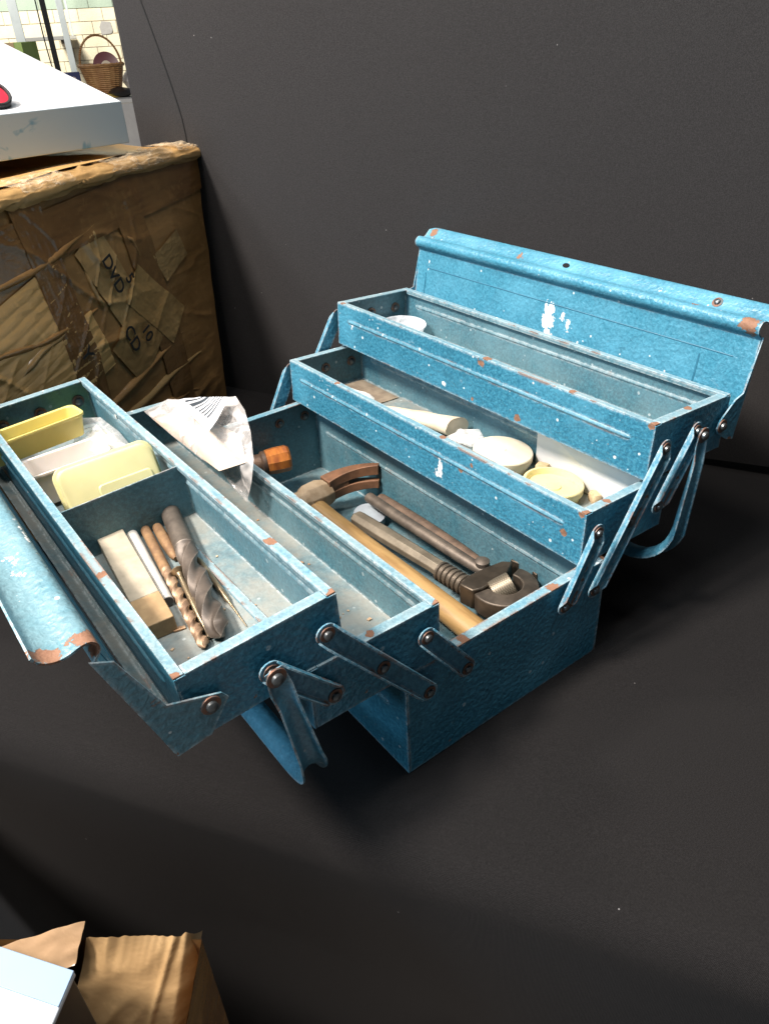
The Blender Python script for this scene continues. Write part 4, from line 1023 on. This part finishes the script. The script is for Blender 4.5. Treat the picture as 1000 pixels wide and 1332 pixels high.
boxobj(d, -.02 * kk_, .135 * kk_, 0, .75, BZ(.527, d, 8.5) - .02, BZ(.527, d, 8.5) + .02, simple('grey_ledge', (.34, .33, .30)), 'board', lg)
br = MB(); br.prism([(0, 0), (.10, 0), (.05, -.12)], .05, .70, lambda p, a: (p[0], a, p[1])); put('bracket', br.mesh('bracket', [simple('brown_bracket', (.10, .08, .06))]), lg, bgm(d) @ TR(-.01, 0, BZ(.527, d, 8.5) - .022))
boxobj(13.3, .10 * 1.5, .10 * 1.5 + .03, 0, .03, BZ(.53, d, 8.5), 2.4, greyp, 'conduit', None, .004, label='thin grey conduit running up the block wall', category='conduit')
# stall table with clutter
d = 6.6; kb_ = d / 5
zt = BZ(.228, d, 5)
tt = thing('stall_table', 'far stall table under a white cloth full of clutter', 'table', bgm(d))
boxobj(d, -.75, .62, -.35, .60, zt - .025, zt, simple('white_table_cloth', (.66, .66, .64), (.58, .58, .56), 5, .8), 'tabletop', tt)
boxobj(d, -.74, .61, -.345, -.335, -.72, zt - .026, simple('white_cloth_drop', (.62, .62, .60), (.5, .5, .5), 5, .8), 'cloth_drop', tt)
for x in (-.70, .55): boxobj(d, x, x + .05, .50, .55, -.76, zt - .026, blackp, 'leg', tt)
# basket
BKT = bgm(d) @ TR(.172 * kb_, 0, zt + .028)
wick = NT('wicker'); wv_ = wick.n('ShaderNodeTexWave', {'Vector': wick.co, 'Scale': 26.0, 'Distortion': 2.0}, bands_direction='Z').outputs[1]
wm_ = wick.out(Base_Color=wick.mix(wick.step(wick.noise(20, 3), .3, .7), (.40, .19, .07), (.55, .30, .12)), Roughness=.55, Normal=wick.bump(wv_, .006, .8))
bs = thing('wicker_basket', 'brown wicker basket with a hoop handle on the far stall', 'basket', BKT)
bkb = MB(); rings = []
for i, (r_, z_) in enumerate([(.088, 0), (.096, .01), (.106, .05), (.116, .09), (.126, .13), (.134, .17), (.125, .17), (.10, .03), (.08, .012)]):
    rings.append([(r_ * kb_ / 1.32 * (1.12 + .014 * (1 if q_ % 2 else -1)) * math.cos(2 * math.pi * q_ / 44), r_ * (1 + .014 * (1 if q_ % 2 else -1)) * math.sin(2 * math.pi * q_ / 44), z_) for q_ in range(44)])
bkb.loft(rings); put('body', bkb.mesh('body', [wm_], 25), bs, BKT)
bkr = MB(); bkr.tube([(.151 * math.cos(2 * math.pi * i / 40), .134 * math.sin(2 * math.pi * i / 40), .172 + .004 * (i % 2)) for i in range(41)], .011, 8); put('rim', bkr.mesh('rim', [wm_]), bs, BKT)
bkh = MB(); bkh.tube([(.140 * math.cos(math.pi * i / 24), 0, .17 + .185 * math.sin(math.pi * i / 24)) for i in range(25)], .0075, 8); put('hoop_handle', bkh.mesh('hoop_handle', [wm_]), bs, BKT)
PT = BKT @ TR(.035, -.02, .165) @ RX(78)
pl_ = thing('maroon_plate', 'maroon plate with a cream centre standing in the wicker basket', 'plate', PT)
a_ = MB(); a_.lathe([(.036, 0), (.088, .006), (.090, .012), (.036, .006)], 32); put('rim', a_.mesh('rim', [simple('maroon_glaze', (.16, .025, .03), rough=.3)]), pl_, PT)
a_ = MB(); a_.lathe([(.0005, .0), (.0355, .0), (.0355, .0065), (.0005, .008)], 24); put('centre', a_.mesh('centre', [simple('cream_glaze', (.75, .62, .45))]), pl_, PT)
# clutter round the basket
def cl_box(nm, lab_, cat, x0, x1, y0, y1, z0, z1, mat, rz=0):
    T = bgm(d) @ TR((x0 + x1) / 2, (y0 + y1) / 2, z0) @ RZ(rz)
    mb = MB(); mb.box(-(x1 - x0) / 2, (x1 - x0) / 2, -(y1 - y0) / 2, (y1 - y0) / 2, 0, z1 - z0)
    return put(nm, mb.mesh(nm, [mat], 30), None, T, bevel=.003, label=lab_, category=cat)
cl_box('book', 'yellow book lying under the wicker basket', 'book', .06 * kb_, .245 * kb_, -.13, .12, zt + .001, zt + .026, simple('yellow_cover', (.60, .40, .08), (.68, .5, .14), 14, .5), 5)
bx = cl_box('blue_box', 'dark blue box with a pale emblem left of the wicker basket', 'box', -.030 * kb_, .056 * kb_, .32, .44, zt + .062, zt + .160, simple('navy_card', (.02, .03, .13), rough=.5))
em = MB(); em.lathe([(.021, 0), (.021, .002)], 8); put('emblem', em.mesh('emblem', [simple('pale_print', (.65, .55, .55))]), bx, bgm(d) @ TR(.018 * kb_, .3195, zt + .112) @ RX(90))
cl_box('black_case', 'black case under the dark blue box on the far stall', 'case', -.035 * kb_, .060 * kb_, .30, .46, zt + .001, zt + .060, simple('black_case', (.02, .02, .02)))
cl_box('magazine_pile', 'pale pile of magazines in front of the black case', 'magazines', -.03 * kb_, .052 * kb_, -.20, .12, zt + .001, zt + .042, simple('magazine_print', (.72, .68, .60), (.45, .30, .25), 12, .4), -12)
cl_box('picture_frame', 'grey edged picture frame lying beside the magazines', 'frame', -.16 * kb_, -.045 * kb_, -.15, .20, zt + .001, zt + .055, simple('frame_print', (.65, .60, .55), (.35, .30, .28), 14, .4), 18)
bgp = [bgm(d) @ V((.25 * kb_ + .10 * math.cos(a), -.10 + .11 * math.sin(a), zt + .03)) for a in [i * math.pi / 5 for i in range(10)]]
put('black_bag', pillow(bgp, .035, 5, .012, 2.0, sc=9).mesh('black_bag', [simple('black_vinyl', (.02, .02, .022), rough=.4)], 60), None, None, label='black bag on the far stall right of the basket', category='bag')
bgp = [bgm(d) @ V((.33 * kb_ + .08 * math.cos(a), .12 + .08 * math.sin(a), zt + .09)) for a in [i * math.pi / 5 for i in range(10)]]
put('white_bag', pillow(bgp, .075, 6, .02, 5.0, sc=9).mesh('white_bag', [simple('white_polythene', (.70, .72, .74), rough=.35)], 60), None, None, label='white bag behind the black bag on the far stall', category='bag')
# green and brown box left, behind the carton
d4 = 5.0; k4 = d4 / 4
GT = bgm(d4) @ TR(-.222 * k4, 0, 0) @ RZ(-20)
gb = thing('green_brown_box', 'brown box with a green end behind the white carton', 'box', GT)
a_ = MB(); a_.box(-.16, .085, -.10, .10, -.02, BZ(.503, d4, 4)); put('body', a_.mesh('body', [simple('tan_card', (.46, .33, .17), (.40, .28, .14), 9, .7)]), gb, GT, bevel=.003)
a_ = MB(); a_.prism([(-.10, BZ(.503, d4, 4)), (.10, BZ(.503, d4, 4)), (.10, -.02), (-.10, -.02)], .0855, .125, lambda p, a: (a, p[0], p[1])); put('end_panel', a_.mesh('end_panel', [simple('green_print', (.30, .42, .10), (.38, .5, .16), 12, .6)]), gb, GT, bevel=.003)
sb = MB(); sb.box(-.40, .14, -.15, .15, -.76, -.0215)
put('packing_crate', sb.mesh('packing_crate', [simple('brown_crate', (.28, .2, .11))]), None, GT, bevel=.004, label='brown crate under the brown and green box', category='crate')
